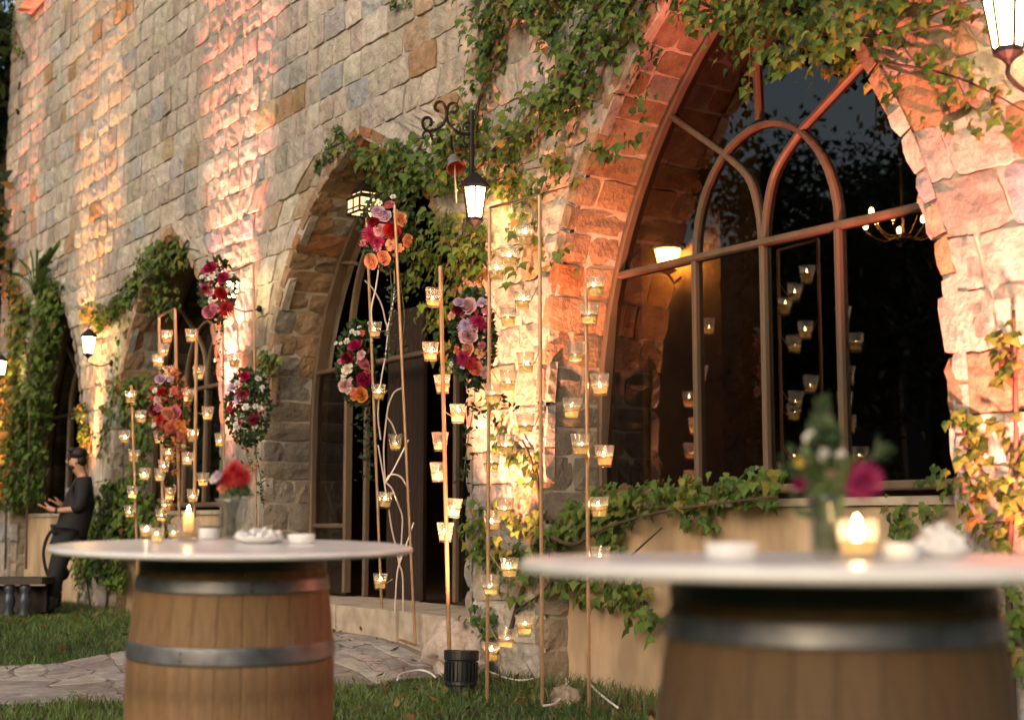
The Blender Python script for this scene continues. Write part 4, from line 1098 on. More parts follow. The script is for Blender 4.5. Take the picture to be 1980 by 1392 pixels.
ivy('dense ivy bush around the bell between the doorway arch and scroll bracket', [
    ([(722, 305), (780, 272), (815, 262), (850, 262), (905, 235), (918, 205), (945, 215), (955, 290), (925, 340), (890, 372), (838, 352), (800, 395), (765, 385), (735, 360)], .03, .22, 560, None)],
    [([(925, 290), (880, 290), (830, 300), (770, 330)], .012)], single=40)
ivy('ivy hanging over the right side of the doorway under the lantern', [
    ([(785, 430), (830, 402), (900, 425), (945, 440), (940, 520), (905, 585), (865, 640), (835, 620), (815, 560), (800, 480)], .02, .20, 430, None), ([(850, 640), (865, 680), (880, 720)], .02, .1, 250, .1)],
    [([(930, 440), (880, 480), (850, 560), (840, 640)], .012)], pal=IVG + [((.17, .16, .04), 3)], single=40)
ivy('yellow lit ivy spreading above the tall copper frame', [
    ([(945, 318), (985, 292), (1050, 296), (1120, 312), (1118, 350), (1060, 375), (1000, 385), (950, 405)], .02, .16, 430, None), ([(1000, 430), (1040, 400), (1030, 470), (1000, 520)], .01, .1, 150, .18), ([(1060, 500), (1110, 500)], .01, .08, 130, .1), ([(945, 420), (935, 520), (925, 560)], .02, .08, 200, .12)],
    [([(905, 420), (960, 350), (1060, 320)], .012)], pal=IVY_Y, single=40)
ivy('ivy climbing the lower pier behind the tall copper frame', [
    ([(908, 985), (960, 965), (1060, 985), (1060, 1080), (1040, 1170), (990, 1130), (930, 1090), (905, 1040)], .03, .14, 260, None), ([(955, 780), (985, 850), (1030, 900), (1035, 960)], .01, .06, 130, .13)],
    [([(985, 1225), (1010, 1140), (1035, 1090), (1045, 990), (1030, 900), (1010, 850)], .016), ([(1000, 1180), (1060, 1130), (1060, 1060)], .010)], pal=IVG + [((.22, .18, .045), 4)], single=80)
ivy('leafy clump at the foot of the pier behind the boulder', [([(885, 1180), (930, 1165), (965, 1185), (960, 1235), (905, 1225)], .05, .15, 330, None)], size=(.08, .13), single=30)
ivy('green ivy trailing along the sill of the large window', [
    ([(1075, 1040), (1120, 1005), (1170, 985)], -.12, .14, 330, .14), ([(1160, 968), (1300, 955), (1420, 945), (1525, 935)], -.12, .16, 330, .12), ([(1200, 985), (1210, 1030), (1180, 1050)], -.15, .14, 330, .16), ([(1340, 985), (1400, 1000)], -.15, .12, 230, .1),
    ([(1110, 1110), (1170, 1130), (1230, 1150), (1280, 1190)], -.15, .14, 260, .17)],
    [([(1060, 1035), (1110, 1052), (1170, 1020), (1300, 985), (1500, 960)], .014), ([(1180, 1110), (1280, 1020)], .010)], size=(.07, .125), single=200)
ivy('dark ivy curtain hanging over the crown of the large arch', [
    ([(1330, -60), (1990, -60), (1985, 30), (1900, 40), (1840, 60), (1760, 90), (1690, 110), (1650, 150), (1590, 150), (1540, 120), (1500, 130), (1440, 95), (1400, 60), (1330, 30)], -.02, .34, 640, None), ([(1455, 80), (1450, 130), (1448, 190)], .05, .04, 150, .05), ([(1500, 100), (1520, 135)], .05, .05, 200, .07)],
    [([(1300, -20), (1450, 40), (1700, 70), (1980, 10)], .014), ([(1450, 60), (1448, 200)], .005)], single=120)
ivy('pink lit ivy scattered on the right pier below the large lantern', [
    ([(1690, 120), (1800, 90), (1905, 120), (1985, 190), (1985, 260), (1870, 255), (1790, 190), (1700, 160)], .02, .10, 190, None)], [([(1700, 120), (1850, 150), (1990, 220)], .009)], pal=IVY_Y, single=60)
ivy('orange lit ivy climbing the right edge of the right pier', [
    ([(1925, 590), (1990, 580), (1990, 900), (1940, 880), (1910, 740), (1935, 660)], .02, .12, 300, None), ([(1850, 790), (1880, 860), (1920, 900)], .02, .06, 190, .09),
    ([(1830, 925), (1880, 915), (1990, 880), (1990, 1060), (1880, 1050), (1850, 980)], .02, .16, 330, None), ([(1930, 1110), (1990, 1140)], .02, .1, 200, .2), ([(1920, 1225), (1985, 1215)], .02, .1, 240, .12), ([(1975, 1250), (1960, 1330)], .02, .1, 200, .12)],
    [([(1960, 1390), (1950, 1100), (1965, 900), (1960, 600)], .018), ([(1950, 1000), (1880, 880), (1850, 790)], .009)], pal=IVG + [((.24, .18, .05), 4)], single=120)  # extra yellow leaf tone stands in for the orange light here
ivy('small ivy sprigs hanging from the right end of the window sill', [([(1720, 958), (1735, 1000), (1745, 1035)], -.15, .05, 330, .06), ([(1755, 1020), (1790, 1000), (1815, 970)], -.15, .05, 300, .05), ([(1810, 920), (1840, 930)], -.1, .1, 220, .14)], size=(.05, .09), single=40)
ivy('thin ivy sprigs around the crown of the doorway arch', [([(612, 325), (640, 300), (655, 288)], .01, .06, 420, .045), ([(655, 250), (668, 265), (690, 290), (720, 312)], .0, .10, 480, .07), ([(632, 275), (655, 285)], .02, .05, 300, .05), ([(640, 310), (700, 330)], -.25, .2, 160, .1)], [([(652, 242), (690, 285), (745, 318)], .007)], size=(.05, .09))
ivy('ivy draped over the left shoulder of the middle arch', [
    ([(372, 488), (340, 487), (300, 505), (275, 545)], -.06, .14, 330, .20), ([(275, 545), (240, 590), (205, 615), (195, 635)], -.03, .12, 300, .17), ([(300, 560), (345, 580)], -.25, .2, 160, .25), ([(262, 600), (245, 680), (240, 740), (255, 800)], -.10, .12, 170, .22), ([(230, 760), (300, 750)], -.15, .12, 190, .2)],
    [([(200, 640), (260, 560), (340, 487), (385, 485)], .011)], pal=IVG + [((.16, .17, .04), 4)], size=(.08, .14))
ivy('ivy thicket covering the parapet of the middle arch', [
    ([(190, 940), (260, 920), (335, 1000), (330, 1040), (240, 1030), (250, 1140), (190, 1120), (165, 1080)], -.02, .18, 330, None), ([(275, 800), (290, 860), (275, 920)], -.15, .15, 180, .25)],
    [([(205, 1180), (215, 1080), (235, 960), (240, 840)], .014)], size=(.08, .14))
ivy('dark ivy filling the left reveal of the farthest arch', [
    ([(45, 620), (70, 570), (110, 570), (125, 640), (110, 720), (100, 850), (85, 985), (25, 980), (40, 800)], -.20, .30, 300, None), ([(85, 560), (118, 600)], .0, .1, 250, .3)],
    [([(50, 1100), (55, 900), (60, 700)], .018)], size=(.09, .15))
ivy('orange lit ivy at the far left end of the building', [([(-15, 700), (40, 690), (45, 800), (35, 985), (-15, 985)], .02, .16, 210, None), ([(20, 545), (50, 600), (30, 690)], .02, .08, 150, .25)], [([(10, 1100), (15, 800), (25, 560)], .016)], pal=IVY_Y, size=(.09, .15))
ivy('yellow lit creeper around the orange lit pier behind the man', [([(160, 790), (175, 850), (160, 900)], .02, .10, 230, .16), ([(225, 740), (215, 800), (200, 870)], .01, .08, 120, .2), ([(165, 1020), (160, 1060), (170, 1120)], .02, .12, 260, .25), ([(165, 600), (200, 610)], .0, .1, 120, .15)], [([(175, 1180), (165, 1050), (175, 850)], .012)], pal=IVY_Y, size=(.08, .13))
ivy('tiny leaf sprig growing from the wall top edge of the photo', [([(762, 10), (795, 5)], .02, .06, 500, .05)], size=(.05, .08))
ivy('small yellow green sprig on the edge of the pink lit pier', [([(508, 693), (545, 700)], .02, .1, 420, .1)], size=(.07, .11), pal=IVY_Y)
ivy('loose twig of ivy dangling near the top left corner', [([(20, -10), (25, 40), (35, 90), (50, 112)], .05, .08, 160, .09)], [([(18, -20), (25, 40), (52, 115)], .007)], size=(.06, .1))
# spiky plant growing over the farthest arch
c0 = W(*(lambda q: (q[0], .05, q[1]))(SZ(68, 572, .05)))
t = thing('spiky_plant', 'spiky long leaved plant growing from the wall above farthest arch', 'plant', c0)
for (x, y) in [(22, 530), (35, 500), (48, 510), (58, 482), (72, 480), (88, 492), (100, 478), (118, 466), (98, 520), (40, 540), (110, 540), (80, 500)]:
    tip = W(*(lambda q: (q[0], .25, q[1]))(SZ(x, y, .25))); vs = []; fs = []
    mid = c0.lerp(tip, .55) + Vector((0, 0, .1)); P = smooth_path([c0, mid, tip], 4)
    for i, p in enumerate(P):
        w_ = .035 * math.sin(PI * (.12 + .88 * (1 - i / (len(P) - 1)) ** .7)); sv = LAT.cross((tip - c0).normalized()).cross((tip - c0).normalized()).normalized()
        vs += [p - sv * w_, p + OUT * .01, p + sv * w_]
    for i in range(len(P) - 1):
        for j in (0, 1): fs.append((i * 3 + j, i * 3 + j + 1, i * 3 + j + 4, i * 3 + j + 3))
    mb = MB(); mb.add(vs, fs, (.07, .13, .03)); mb.build('leaf', M['leaf'], t, tint=True)

# ================================================================== BARREL TABLES
BH = .944
def br(z): return .343 - .045 * ((z - BH / 2) / (BH / 2)) ** 2
def stave_mesh(n, c):
    vs = []; fs = []; K = 10; a = PI / n * .982
    for i in range(K + 1):
        z = BH * i / K; r = br(z)
        for u, dr in ((-1, -.0014), (-.85, .0003), (.85, .0003), (1, -.0014)): vs.append(((r + dr) * math.cos(a * u), (r + dr) * math.sin(a * u), z))
        for u in (1, -1): vs.append(((r - .024) * math.cos(a * u), (r - .024) * math.sin(a * u), z))
    for i in range(K):
        for k in range(6): fs.append((i * 6 + k, i * 6 + (k + 1) % 6, (i + 1) * 6 + (k + 1) % 6, (i + 1) * 6 + k))
    fs.append((5, 4, 3, 2, 1, 0)); fs.append(tuple(K * 6 + k for k in range(6)))
    return np_mesh('stave', vs, fs, M['barrel_wood'], np.tile(np.array(c), (len(vs), 1)), smooth=False)
STVS = [[stave_mesh(26, tuple(q * f for q in c)) for c in ((.25, .148, .074), (.258, .154, .079), (.242, .142, .070), (.252, .15, .076), (.265, .159, .082))] for f in (1.0, .52)]  # second set darkens the same oak to hold the right barrel's shade
def barrel_table(x, y, label, tilt=(0, 0), zt=.968, shaded=0):
    g = gz(x, y)
    t = thing('barrel_table', label, 'table', (x, y, g), 'barrel tables with marble tops', rot=(tilt[0], tilt[1], 0))
    for k in range(26):
        o = link('stave', rnd.choice(STVS[shaded]), t); o.rotation_euler = (0, 0, 2 * PI * k / 26 + .05)
    for (za, zb, mt) in ((.898, .938, 'hoop_dark'), (.826, .872, 'hoop'), (.606, .664, 'hoop'), (.28, .338, 'hoop'), (.072, .118, 'hoop'), (.006, .046, 'hoop')):
        mb = MB(); P = [(br(za) + .001, za), (br(za) + .0045, za + .001)] + [(br(z) + .0048, z) for z in np.linspace(za + .006, zb - .006, 4)] + [(br(zb) + .0045, zb - .001), (br(zb) + .001, zb)]
        mb.lathe((0, 0, 0), P, n=64)
        o = link('hoop', mb.mesh('hoop', M[mt], smooth=True), t)
        for k in range(3):
            for zz in (.3, .7):
                a_ = -PI / 2 + (k - 1) * 2.1 + za * 3; z_ = za + (zb - za) * zz; q = MB(); q.ball((math.cos(a_) * (br(z_) + .0052), math.sin(a_) * (br(z_) + .0052), z_), .0045, 6, 4); link('rivet', q.mesh('rivet', M['hoop_dark'], smooth=True), o)
    mb = MB(); mb.lathe((0, 0, 0), [(0, BH - .03), (.28, BH - .03), (.28, BH - .045), (0, BH - .045)], n=32); link('barrel_head', mb.mesh('barrel_head', M['dark_wood']), t)
    mb = MB(); z0 = BH + .0015; z1 = zt - g; mb.lathe((0, 0, 0), [(0, z0), (.585, z0), (.597, z0 + .005), (.600, (z0 + z1) / 2), (.597, z1 - .005), (.588, z1), (0, z1)], n=128)
    link('table_top', mb.mesh('table_top', M['marble'], smooth=False), t)
    return t
# left table stands a little out of level on the grass
LX, LY, LZ = (451 - CX) / 2768 * 4.85, 4.85, .968
TX, TY = math.radians(1.55), math.radians(.62)
barrel_table(LX, LY, 'sharper oak barrel table with white round top, flowers and candles', (TX, TY), LZ)
Rm = Matrix.Rotation(TY, 3, 'Y') @ Matrix.Rotation(TX, 3, 'X')
Rl = (Matrix.Rotation(0, 3, 'Z') @ Matrix.Rotation(TY, 3, 'Y') @ Matrix.Rotation(TX, 3, 'X'))
nL = Rl @ Vector((0, 0, 1)); pL = Vector((LX, LY, 0)) + Rl @ Vector((0, 0, LZ))
RX, RY, RZ = (1603 - CX) / 2768 * 2.77, 2.77, .974
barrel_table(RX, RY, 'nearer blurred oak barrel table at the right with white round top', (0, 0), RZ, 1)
def onL(x, y):
    r = Vector(ray(x, y)); o_ = Vector((0, 0, H)); t = (pL - o_).dot(nL) / r.dot(nL); return o_ + r * t + nL * .0012
def onR(x, Z):
    r = ray(x, 1012); return Vector((r[0] / r[1] * Z, Z, RZ + .0012))
ROTL = (TX, TY, 0)
def item(name, label, cat, p, left): return thing(name, label, cat, p, rot=ROTL if left else None)
def lp(name, prof_, mat, t, n=28, smooth=True):
    mb = MB(); mb.lathe((0, 0, 0), prof_, n=n); return link(name, mb.mesh(name, M[mat], smooth=smooth), t)
# glass with tall candle
t = item('candle_jar', 'wide glass jar with tall lit pillar candle on the left barrel table', 'candle', onL(363, 1046), True)
lp('glass', [(0, .003), (.034, 0), (.036, .004), (.041, .080), (.039, .080), (.033, .010), (0, .010)], 'cup_glass', t)
lp('wax_pool', [(0, .011), (.0325, .011), (.034, .030), (.030, .031), (.018, .030), (0, .030)], 'wax', t)
lp('wax', [(0, .0305), (.0175, .0305), (.0165, .098), (.0145, .100), (.012, .070), (0, .06)], 'wax', t, 16)
lp('flame', [(0, .064), (.006, .072), (.0085, .088), (.0055, .106), (0, .126)], 'flame', t, 10)
for k, (x, y) in enumerate([(281, 1041), (303, 1050), (335, 1040)]):
    candle(onL(x, y), ['tealight in a small glass cup farthest left on the barrel table', 'middle tealight in front of its two neighbours on barrel table', 'small tealight cup just left of the tall candle jar'][k], group='tealights on the left barrel table', sc=.42).rotation_euler = ROTL
# vase of red flowers
t = item('flower_vase', 'flared clear glass vase of red carnations on the left barrel table', 'vase', onL(447, 1043), True); vb = onL(447, 1043)
lp('glass', [(0, .004), (.030, 0), (.033, .006), (.035, .06), (.040, .11), (.066, .148), (.064, .149), (.037, .11), (.031, .05), (.029, .012), (0, .012)], 'vase_glass', t)
mb = MB()
for k in range(9):
    a = 2 * PI * k / 9; mb.tube([(math.cos(a) * .018, math.sin(a) * .018, .014), (math.cos(a + .6) * .012, math.sin(a + .6) * .012, .09), (math.cos(a + .3) * .045, math.sin(a + .3) * .04, .19)], .0028, 5)
link('stems', mb.mesh('stems', M['green_stem']), t)
for (x, y, c, kd, px) in [(440, 925, 'red', 'dahlia', 46), (463, 918, 'red', 'dahlia', 48), (452, 908, 'red', 'dahlia', 40), (470, 928, 'red', 'dahlia', 36), (431, 930, 'deep', 'dahlia', 30), (420, 920, 'lilac', 'blossom', 22), (412, 928, 'white', 'blossom', 18), (431, 942, 'coral', 'blossom', 24), (445, 944, 'orange', 'blossom', 16)]:
    p = PX(x, y, vb.y); o = put_flower(t, p, px * vb.y / 2768, kd, c)
leaf_cloud(t, [PX(rnd.uniform(425, 478), rnd.uniform(930, 955), vb.y + rnd.uniform(-.05, .05)) for _ in range(40)], [rnd.uniform(.012, .024) for _ in range(40)], [rnd.choice(GRN) for _ in range(40)])
def heap(label, p, left, rp, hp, n_, px_r):
    t = item('snack_plate', label, 'plate', p, left)
    lp('plate', [(0, .003), (rp * .6, 0), (rp * .7, .004), (rp, .020), (rp * .985, .023), (rp * .68, .009), (0, .008)], 'china', t, 36)
    mb = MB()
    for _ in range(n_):
        a = rnd.random() * 2 * PI; q = math.sqrt(rnd.random()) * rp * .82; z = .016 + (1 - (q / rp) ** 2) * hp * rnd.random()
        c = Vector((math.cos(a) * q, math.sin(a) * q, z)); rr = px_r * rnd.uniform(.6, 1.2); n0 = len(mb.v); mb.ball(c, rr, 6, 4)
        for i in range(n0, len(mb.v)): mb.v[i] = tuple(Vector(mb.v[i]) + Vector((rnd.gauss(0, rr * .22), rnd.gauss(0, rr * .22), rnd.gauss(0, rr * .22))))
    o = link('popcorn', mb.mesh('popcorn', M['china'], smooth=True), t); o['kind'] = 'stuff'; return t
heap('shallow white plate heaped with pale crumpled snacks beside the red flower vase', onL(500, 1050), True, .088, .035, 90, .011)
def dish(label, p, left, w_, h_, mat='china', name='dish'):
    t = item(name, label, 'dish', p, left)
    lp('bowl', [(0, .002), (w_ * .86, 0), (w_ * .93, .004), (w_, h_ - .002), (w_ * .99, h_), (w_ * .94, h_ - .001), (w_ * .86, .006), (0, .005)], mat, t, 40); return t
dish('small round white dish at the right end of left barrel table', onL(582, 1050), True, .049, .030)
t = dish('white bowl with dark rim half hidden behind the candle jar', onL(405, 1042), True, .040, .040)
lp('dark_rim', [(.0375, .0405), (.0405, .0405), (.041, .044), (.0385, .0455), (.0365, .043)], 'black_plastic', t, 40)
# right table
dish('white round dish alone on the near left of right barrel table', onR(1412, 2.62), False, .048, .030)
dish('white dish in front of the pale heap on right barrel table', onR(1742, 2.70), False, .036, .028)
heap('blurred white heap of pale snacks on right barrel table', onR(1822, 2.78), False, .056, .042, 80, .010)
t = item('flower_vase', 'blurred glass vase with magenta dahlia and tall green sprig at right', 'vase', onR(1598, 2.72), False); vb = onR(1598, 2.72)
lp('glass', [(0, .004), (.030, 0), (.032, .006), (.034, .10), (.040, .118), (.038, .119), (.030, .10), (.028, .012), (0, .012)], 'vase_glass', t)
mb = MB()
for k in range(12):
    a = 2 * PI * k / 12; mb.tube([(math.cos(a) * .02, math.sin(a) * .02, .014), (math.cos(a + .5) * .02, math.sin(a + .5) * .02, .09), (math.cos(a + .3) * .05, math.sin(a + .3) * .05, .19)], .0032, 5)
mb.tube([PX(1598, 1040, 2.72) - vb, PX(1590, 900, 2.72) - vb, PX(1578, 770, 2.72) - vb], .003, 5); mb.tube([PX(1610, 960, 2.72) - vb, PX(1660, 900, 2.72) - vb, PX(1700, 872, 2.72) - vb], .0025, 5)
link('stems', mb.mesh('stems', M['green_stem']), t)
for (x, y, c, kd, px) in [(1672, 928, 'plum', 'dahlia', 74), (1658, 940, 'plum', 'dahlia', 50), (1549, 892, 'yellow', 'blossom', 24), (1545, 935, 'plum', 'rose', 30), (1612, 918, 'pale', 'blossom', 26), (1566, 845, 'white', 'blossom', 26), (1592, 880, 'white', 'blossom', 30), (1625, 880, 'white', 'blossom', 24)]:
    put_flower(t, PX(x, y, 2.70), px * 2.70 / 2768, kd, c)
pts = []; sz = []
for _ in range(170):
    y = rnd.uniform(770, 1000); w_ = 8 + (y - 770) * .25 if y < 900 else 40; pts.append(PX(1592 + rnd.gauss(0, 1) * w_ * .6, y, 2.72 + rnd.uniform(-.04, .04))); sz.append(rnd.uniform(.010, .022))
for _ in range(16): pts.append(PX(1702 + rnd.gauss(0, 9), 872 + rnd.gauss(0, 9), 2.72)); sz.append(.012)
for _ in range(14): pts.append(PX(1528 + rnd.gauss(0, 9), 902 + rnd.gauss(0, 14), 2.72)); sz.append(.012)
leaf_cloud(t, pts, sz, [rnd.choice(GRN + [(.16, .20, .10)]) for _ in pts])
t = item('candle_jar', 'glowing votive candle glass in front of vase on right table', 'candle', onR(1657, 2.60), False)
lp('glass', [(0, .003), (.030, 0), (.032, .004), (.036, .072), (.034, .072), (.029, .010), (0, .010)], 'cup_glass', t)
lp('wax', [(0, .011), (.0285, .011), (.031, .036), (.029, .038), (.022, .028), (0, .026)], 'wax', t)
lp('flame', [(0, .030), (.006, .036), (.0085, .050), (.005, .066), (0, .080)], 'flame', t, 10)

# ================================================================== MAN BY THE FAR PIER
def skin_mesh(name, joints, edges, radii, mat, sub=1):
    me = bpy.data.meshes.new(name); me.from_pydata(joints, edges, []); ob = bpy.data.objects.new(name, me); COL.objects.link(ob)
    md = ob.modifiers.new('s', 'SKIN'); md.use_smooth_shade = True; md.use_x_symmetry = False; md.use_y_symmetry = False
    for v_, r_ in zip(me.skin_vertices[0].data, radii):
        v_.radius = r_ if isinstance(r_, tuple) else (r_, r_)
    me.skin_vertices[0].data[0].use_root = True
    sb = ob.modifiers.new('u', 'SUBSURF'); sb.levels = sub; sb.render_levels = sub
    dg = bpy.context.evaluated_depsgraph_get(); m2 = bpy.data.meshes.new_from_object(ob.evaluated_get(dg)); m2.name = name
    bpy.data.objects.remove(ob); m2.materials.clear(); m2.materials.append(mat); m2.polygons.foreach_set('use_smooth', np.ones(len(m2.polygons), dtype=bool)); return m2
mp_ = GP(103, 1188)
man = thing('person', 'man in black with bracelet leaning by the orange lit pier, hands raised', 'person', mp_)
fx = (Vector((-1, -.30, 0))).normalized(); lx = Vector((-fx.y, fx.x, 0))      # faces left
PS_ = 1.0
def J(f, l, z): return tuple((fx * f + lx * l + Vector((0, 0, z))) * PS_)
jt = [J(-.16, 0, .98), J(-.23, 0, 1.18), J(-.27, 0, 1.40), J(-.26, 0, 1.52), J(-.23, 0, 1.56),            # 0 pelvis .. 4 neck top
      J(-.19, 0, 1.635), J(-.17, 0, 1.735)]
ed = [(0, 1), (1, 2), (2, 3), (3, 4), (4, 5), (5, 6)]; rd = [(.125, .11), (.11, .10), (.14, .11), .062, .060, (.082, .095), (.070, .08)]
def limb(par, pts, rr):
    a = par
    for p, r_ in zip(pts, rr):
        jt.append(p); rd.append(r_); ed.append((a, len(jt) - 1)); a = len(jt) - 1
    return a
elb = {}
for sg in (-1, 1):
    limb(0, [J(-.13, sg * .095, .90), J(-.02, sg * .10, .50), J(.03, sg * .11, .12)], [.092, .062, .045])
    sh = limb(2, [J(-.27, sg * .17, 1.42), J(-.25, sg * .20, 1.15)], [.055, .042])
    wr_ = limb(sh, [J(-.07 + (sg > 0) * .08, sg * .13, 1.13 + (sg < 0) * .05), J(-.02 + (sg > 0) * .10, sg * .10, 1.15 + (sg < 0) * .06)], [.030, .034])
    for k in range(4):
        b_ = J(.02 + (sg > 0) * .10, sg * .10 + (k - 1.5) * .021, 1.16 + (sg < 0) * .06)
        f = [J(.02 + (sg > 0) * .10 + d_ * L_, sg * .10 + (k - 1.5) * .024, 1.16 + (sg < 0) * .06 + d_ * up_) for (d_, L_, up_) in ((.045, 1, .5), (.08, 1, .25 + .1 * k))]
        limb(wr_, [b_] + f, [.0105, .0095, .0075])
    limb(wr_, [J(.00 + (sg > 0) * .10, sg * .10 - sg * .04, 1.19 + (sg < 0) * .06), J(.03 + (sg > 0) * .10, sg * .10 - sg * .045, 1.22 + (sg < 0) * .06)], [.011, .009])
link('body', skin_mesh('body', jt, ed, rd, M['skin'], 2), man)
# clothes, a little fuller than the body
def wear(name, idx, pts, edges, rr, mat):
    return link(name, skin_mesh(name, pts, edges, rr, mat, 2), man)
wear('shirt', 0, [J(-.15, 0, .93), J(-.23, 0, 1.18), J(-.27, 0, 1.41), J(-.26, 0, 1.50)] + [q for sg in (-1, 1) for q in (J(-.27, sg * .17, 1.43), J(-.25, sg * .20, 1.16), J(-.14, sg * .16, 1.145))] + [J(-.14, 0, .87), J(-.135, 0, .84)],
     [(0, 1), (1, 2), (2, 3), (2, 4), (4, 5), (5, 6), (2, 7), (7, 8), (8, 9), (0, 10), (10, 11)], [(.20, .19), (.20, .185), (.22, .19), .09, .095, .078, .062, .095, .078, .062, (.195, .18), (.17, .16)], M['cloth'])
wear('trousers', 0, [J(-.155, 0, 1.0)] + [q for sg in (-1, 1) for q in (J(-.13, sg * .095, .89), J(-.02, sg * .10, .50), J(.03, sg * .11, .16))],
     [(0, 1), (1, 2), (2, 3), (0, 4), (4, 5), (5, 6)], [(.175, .16), .13, .10, .09, .13, .10, .09], M['cloth'])
for sg in (-1, 1):
    link('boot', skin_mesh('boot', [J(.03, sg * .11, .24), J(.03, sg * .11, .07), J(.10, sg * .12, .055), J(.19, sg * .13, .045)], [(0, 1), (1, 2), (2, 3)], [.078, .072, .058, .045], M['boot'], 2), man)
hb = MB(); hc = Vector(J(-.18, 0, 1.715)); hb.ball(hc + fx * -.03 + Vector((0, 0, .045)), .095, 14, 10, (1, 1, .8)); hb.ball(hc + fx * -.045 + Vector((0, 0, -.03)), .083, 12, 8)
hb.ball(hc + fx * .045 + Vector((0, 0, .085)), .05, 10, 7, (1, 1.2, .6))
link('hair', hb.mesh('hair', M['hair'], smooth=True), man)
bd = MB(); bd.ball(Vector(J(-.155, 0, 1.615)), .066, 12, 8, (1, 1, .6)); link('beard', bd.mesh('beard', M['hair'], smooth=True), man)
ns = MB(); ns.ball(Vector(J(-.088, 0, 1.675)), .018, 8, 6, (1, .8, 1.3)); link('nose', ns.mesh('nose', M['skin'], smooth=True), man)
for sg in (-1, 1):
    e = MB(); e.ball(Vector(J(-.185, sg * .083, 1.675)), .026, 8, 6, (.8, .5, 1.2)); link('ear', e.mesh('ear', M['skin'], smooth=True), man)
    e = MB(); e.ball(Vector(J(-.093, sg * .033, 1.69)), .008, 8, 6); link('eye', e.mesh('eye', M['hair'], smooth=True), man)
bl = MB(); bl.tube([J(.0 - .01, .132, 1.130), J(.0 + .018, .128, 1.134)], .037, 12); link('bracelet', bl.mesh('bracelet', M['black_plastic']), man)
lg = MB(); lg.box(J(-.105, -.05, 1.36), (.05, .012, .05)); link('shirt_badge', lg.mesh('shirt_badge', M['steel']), man)
# bag on the ground side of the man, strap as a curved loop
bp_ = PX(95, 1060, 15.9)
t = thing('shoulder_bag', 'dark bag with curved strap hanging behind the man in black', 'bag', bp_)
mb = MB(); mb.tube(smooth_path([PX(112, 1015, 15.9), PX(93, 1035, 15.9), PX(84, 1070, 15.9), PX(92, 1110, 15.9), PX(106, 1128, 15.9)], 5), .018, 8); mb.build('strap', M['cloth'], t)
mb = MB(); mb.ball(PX(112, 1108, 15.9), .13, 10, 7, (1, .6, .75)); mb.build('pouch', M['cloth'], t, smooth=True)
# low dark bench with glazed turned legs, far left
bz = PX(20, 1122, 15.4)
t = thing('bench', 'low dark bench on blue grey turned legs at the far left', 'bench', Vector((bz.x, bz.y, gz(bz.x, bz.y))))
gb = gz(bz.x, bz.y)
mb = MB(); c = PX(8, 1122, 15.4); mb.box((c.x - .1, c.y, c.z), (1.15, .42, .07)); mb.build('seat', M['dark_wood'], t)
mb = MB(); mb.box((c.x - .1, c.y + .12, c.z - .20), (1.05, .03, .28)); mb.build('back_rail', M['dark_wood'], t)
for x in (18, 48):
    p = PX(x, 1150, 15.25); h_ = c.z - .035 - gb; mb = MB()
    mb.lathe((p.x, p.y, gb), [(0, 0), (.06, 0), (.065, .04), (.045, .09), (.07, .16), (.05, .24), (.04, h_ * .75), (.06, h_ * .88), (.045, h_), (0, h_)], n=16); mb.build('leg', M['blue_glass'], t, smooth=True)

# ================================================================== ON THE GROUND
def boulder(label, x, y, w_px, h_px, sq=1.0, name='boulder', col=(.48, .40, .34), seed=1, tw=0):
    p = GP(x, y); r_ = random.Random(seed); k = p.y / 2768; rx, rz = w_px * k / 2, h_px * k / 2
    t = MB(); n0 = 0; t.ball((0, 0, 0), 1.0, 32, 22); vs = []
    off = [Vector((r_.uniform(-1, 1), r_.uniform(-1, 1), r_.uniform(-1, 1))).normalized() for _ in range(9)]; am = [r_.uniform(-.16, .14) for _ in off]
    for v_ in t.v:
        v_ = Vector(v_); d_ = v_.normalized(); q_ = d_ * 1.5 + off[0] * 9; f = 1 + sum(a * max(0, d_.dot(o_)) ** 3 for a, o_ in zip(am, off)) + .34 * mnoise.fractal(q_, 1.0, 2.0, 5) + .10 * (abs(mnoise.noise(q_ * 2.2)) - .3)
        vs.append((d_.x * rx * f, d_.y * rx * .85 * sq * f, d_.z * rz * f + rz * .72))
    t.v = vs; t.t = [col] * len(vs)
    o = link(name, t.mesh(name, M['stone'], smooth=True, tint=True)); o.location = p; tag(o, label, 'rock'); return o
boulder('large pale boulder in the grass behind the black uplight', 880, 1305, 118, 118, seed=4, col=(.56, .46, .40), tw=1)
boulder('grey brown rock between the two copper poles by the white cable', 1092, 1366, 60, 46, name='rock', seed=8, col=(.33, .27, .20))
boulder('small flat stone in the grass right of the black uplight', 1005, 1312, 55, 30, name='rock', seed=9, col=(.38, .34, .27))
boulder('grey pebble beside the pier base under the candle frame', 1070, 1318, 46, 28, name='rock', seed=12, col=(.34, .31, .26))
boulder('pale stone at the base of the far orange lit pier', 205, 1168, 22, 42, name='rock', seed=14, col=(.45, .40, .36))
def cable(label, pl, r_=.0065, mat='cable', name='cable', lift=.012):
    P = [GP(x, y) + Vector((0, 0, lift)) for x, y in pl]; mb = MB(); mb.tube(smooth_path(P, 6), r_, 7)
    o = mb.build(name, M[mat], None, smooth=True, loc=P[0]); tag(o, label, 'cable'); return o
cable('white cable looping from the uplight to the copper pole feet', [(945, 1312), (968, 1322), (1000, 1330), (1035, 1326), (1062, 1312), (1080, 1311), (1092, 1322), (1095, 1340), (1088, 1362), (1072, 1378), (1050, 1382)], lift=.05)
cable('white cable running right along the parapet foot', [(1092, 1345), (1102, 1332), (1118, 1328), (1135, 1332), (1152, 1350), (1172, 1368), (1195, 1386)], lift=.05)
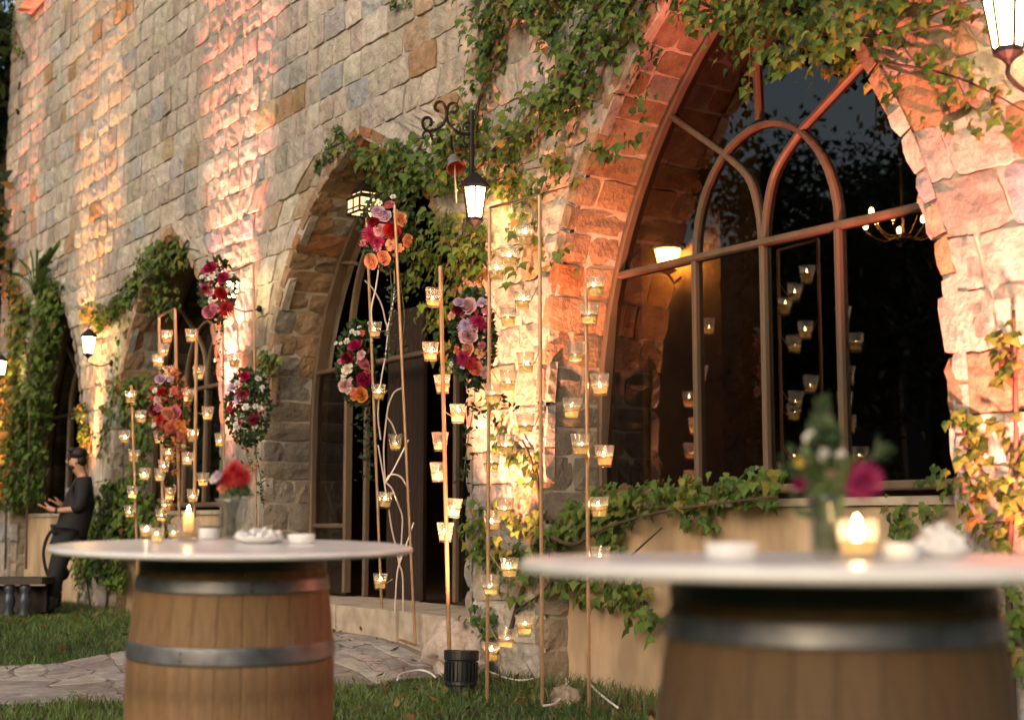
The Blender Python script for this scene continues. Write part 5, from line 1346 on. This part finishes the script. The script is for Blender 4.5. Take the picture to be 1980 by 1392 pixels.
cable('short white cable end left of the black uplight', [(768, 1330), (775, 1318), (795, 1312), (815, 1310), (832, 1316), (842, 1324)], lift=.05)
cable('pale cable lying on the stone path before the step', [(655, 1213), (670, 1219), (700, 1220), (740, 1218), (790, 1222), (830, 1226)], .008, lift=.04)
cable('dark cable curled on the path at the step', [(640, 1212), (655, 1208), (672, 1210), (690, 1212), (682, 1206), (668, 1206)], .010, 'black_plastic', lift=.04)

# grass: blades in one sheet, thick where the photo shows lawn
N = 120000
Xr = nr.uniform(-6.2, 1.9, N); Yr = nr.uniform(6.9, 17.5, N)
keepm = np.zeros(N, bool); zg = np.zeros(N)
PC = np.array([[path_pt(k / 44, 0).x, path_pt(k / 44, 0).y] for k in range(45)])
S_, D_ = Xr * UX + Yr * UY, D0 - (Xr * MX + Yr * MY)
dmin = np.min(np.hypot(Xr[:, None] - PC[None, :, 0], Yr[:, None] - PC[None, :, 1]), 1)
ang = Xr / Yr * 2768 + CX
keepm = (D_ > np.where((S_ > 4.3) & (S_ < 7.6), -.17, .02)) & (dmin > half_w - .06 + nr.normal(0, .06, N)) & (ang > -60) & (ang < 2040)
keepm &= ~((S_ > 8.6) & (S_ < 12) & (D_ < .45))
Xr, Yr = Xr[keepm], Yr[keepm]; n_ = len(Xr); S_, D_ = S_[keepm], D_[keepm]
zg = np.array([gz(x, y) for x, y in zip(Xr, Yr)])
tuft = 1 + .9 * np.clip(np.sin(Xr * 9 + 2 * np.sin(Yr * 7)) * np.sin(Yr * 8 + 1), 0, 1) + np.where(D_ < .35, .9, 0)
hh = nr.uniform(.028, .058, n_) * tuft; th = nr.uniform(0, 2 * PI, n_); wd = nr.uniform(.003, .0055, n_); bend = nr.uniform(.2, .9, n_) * hh; bt_ = nr.uniform(0, 2 * PI, n_)
B = np.stack([Xr, Yr, zg - .01], 1); sd_ = np.stack([np.cos(th) * wd, np.sin(th) * wd, 0 * wd], 1)
m1 = B + np.stack([np.cos(bt_) * bend * .3, np.sin(bt_) * bend * .3, hh * .6], 1); t1_ = B + np.stack([np.cos(bt_) * bend, np.sin(bt_) * bend, hh], 1)
V = np.stack([B - sd_, B + sd_, m1 + sd_ * .7, m1 - sd_ * .7, t1_], 1).reshape(-1, 3); k5 = np.arange(n_)[:, None] * 5
Fq = np.concatenate([k5 + np.array([[0, 1, 2]]), k5 + np.array([[0, 2, 3]]), k5 + np.array([[3, 2, 4]])])
patch = np.sin(Xr * 2.3 + 1.3 * np.sin(Yr * 1.7)) * np.sin(Yr * 2.1 + Xr)
base_c = np.array([[.08, .14, .028]]) * (1 + .28 * patch[:, None] * np.array([[1.3, 1.0, .8]])) * nr.uniform(.55, 1.4, (n_, 1)); dry = nr.random(n_) < np.where(D_ < .5, .35, .08); base_c[dry] = np.array([.20, .17, .08]) * nr.uniform(.7, 1.2, (dry.sum(), 1))
o = link('grass', np_mesh('grass', V, Fq, M['grass'], np.repeat(base_c, 5, 0))); o['kind'] = 'stuff'

# leaves fallen along the foot of the wall and on the path
P = []; 
for _ in range(420):
    s = rnd.uniform(3.5, 18); d = abs(rnd.gauss(0, .9)) + .05; w_ = W(s, d, 0); P.append((w_.x, w_.y, gz(w_.x, w_.y) + rnd.uniform(.02, .06)))
Nn = nr.normal(size=(len(P), 3)) * .5 + np.array([0, 0, 1.0])
V, Fq, T = leaf_soup(np.array(P), Nn, nr.uniform(.02, .045, len(P)), np.array([rnd.choice([(.22, .13, .04), (.16, .08, .03), (.12, .13, .03), (.26, .19, .06)]) for _ in P]), nr)
o = link('fallen_leaves', np_mesh('fallen_leaves', V, Fq, M['leaf'], T)); o['kind'] = 'stuff'
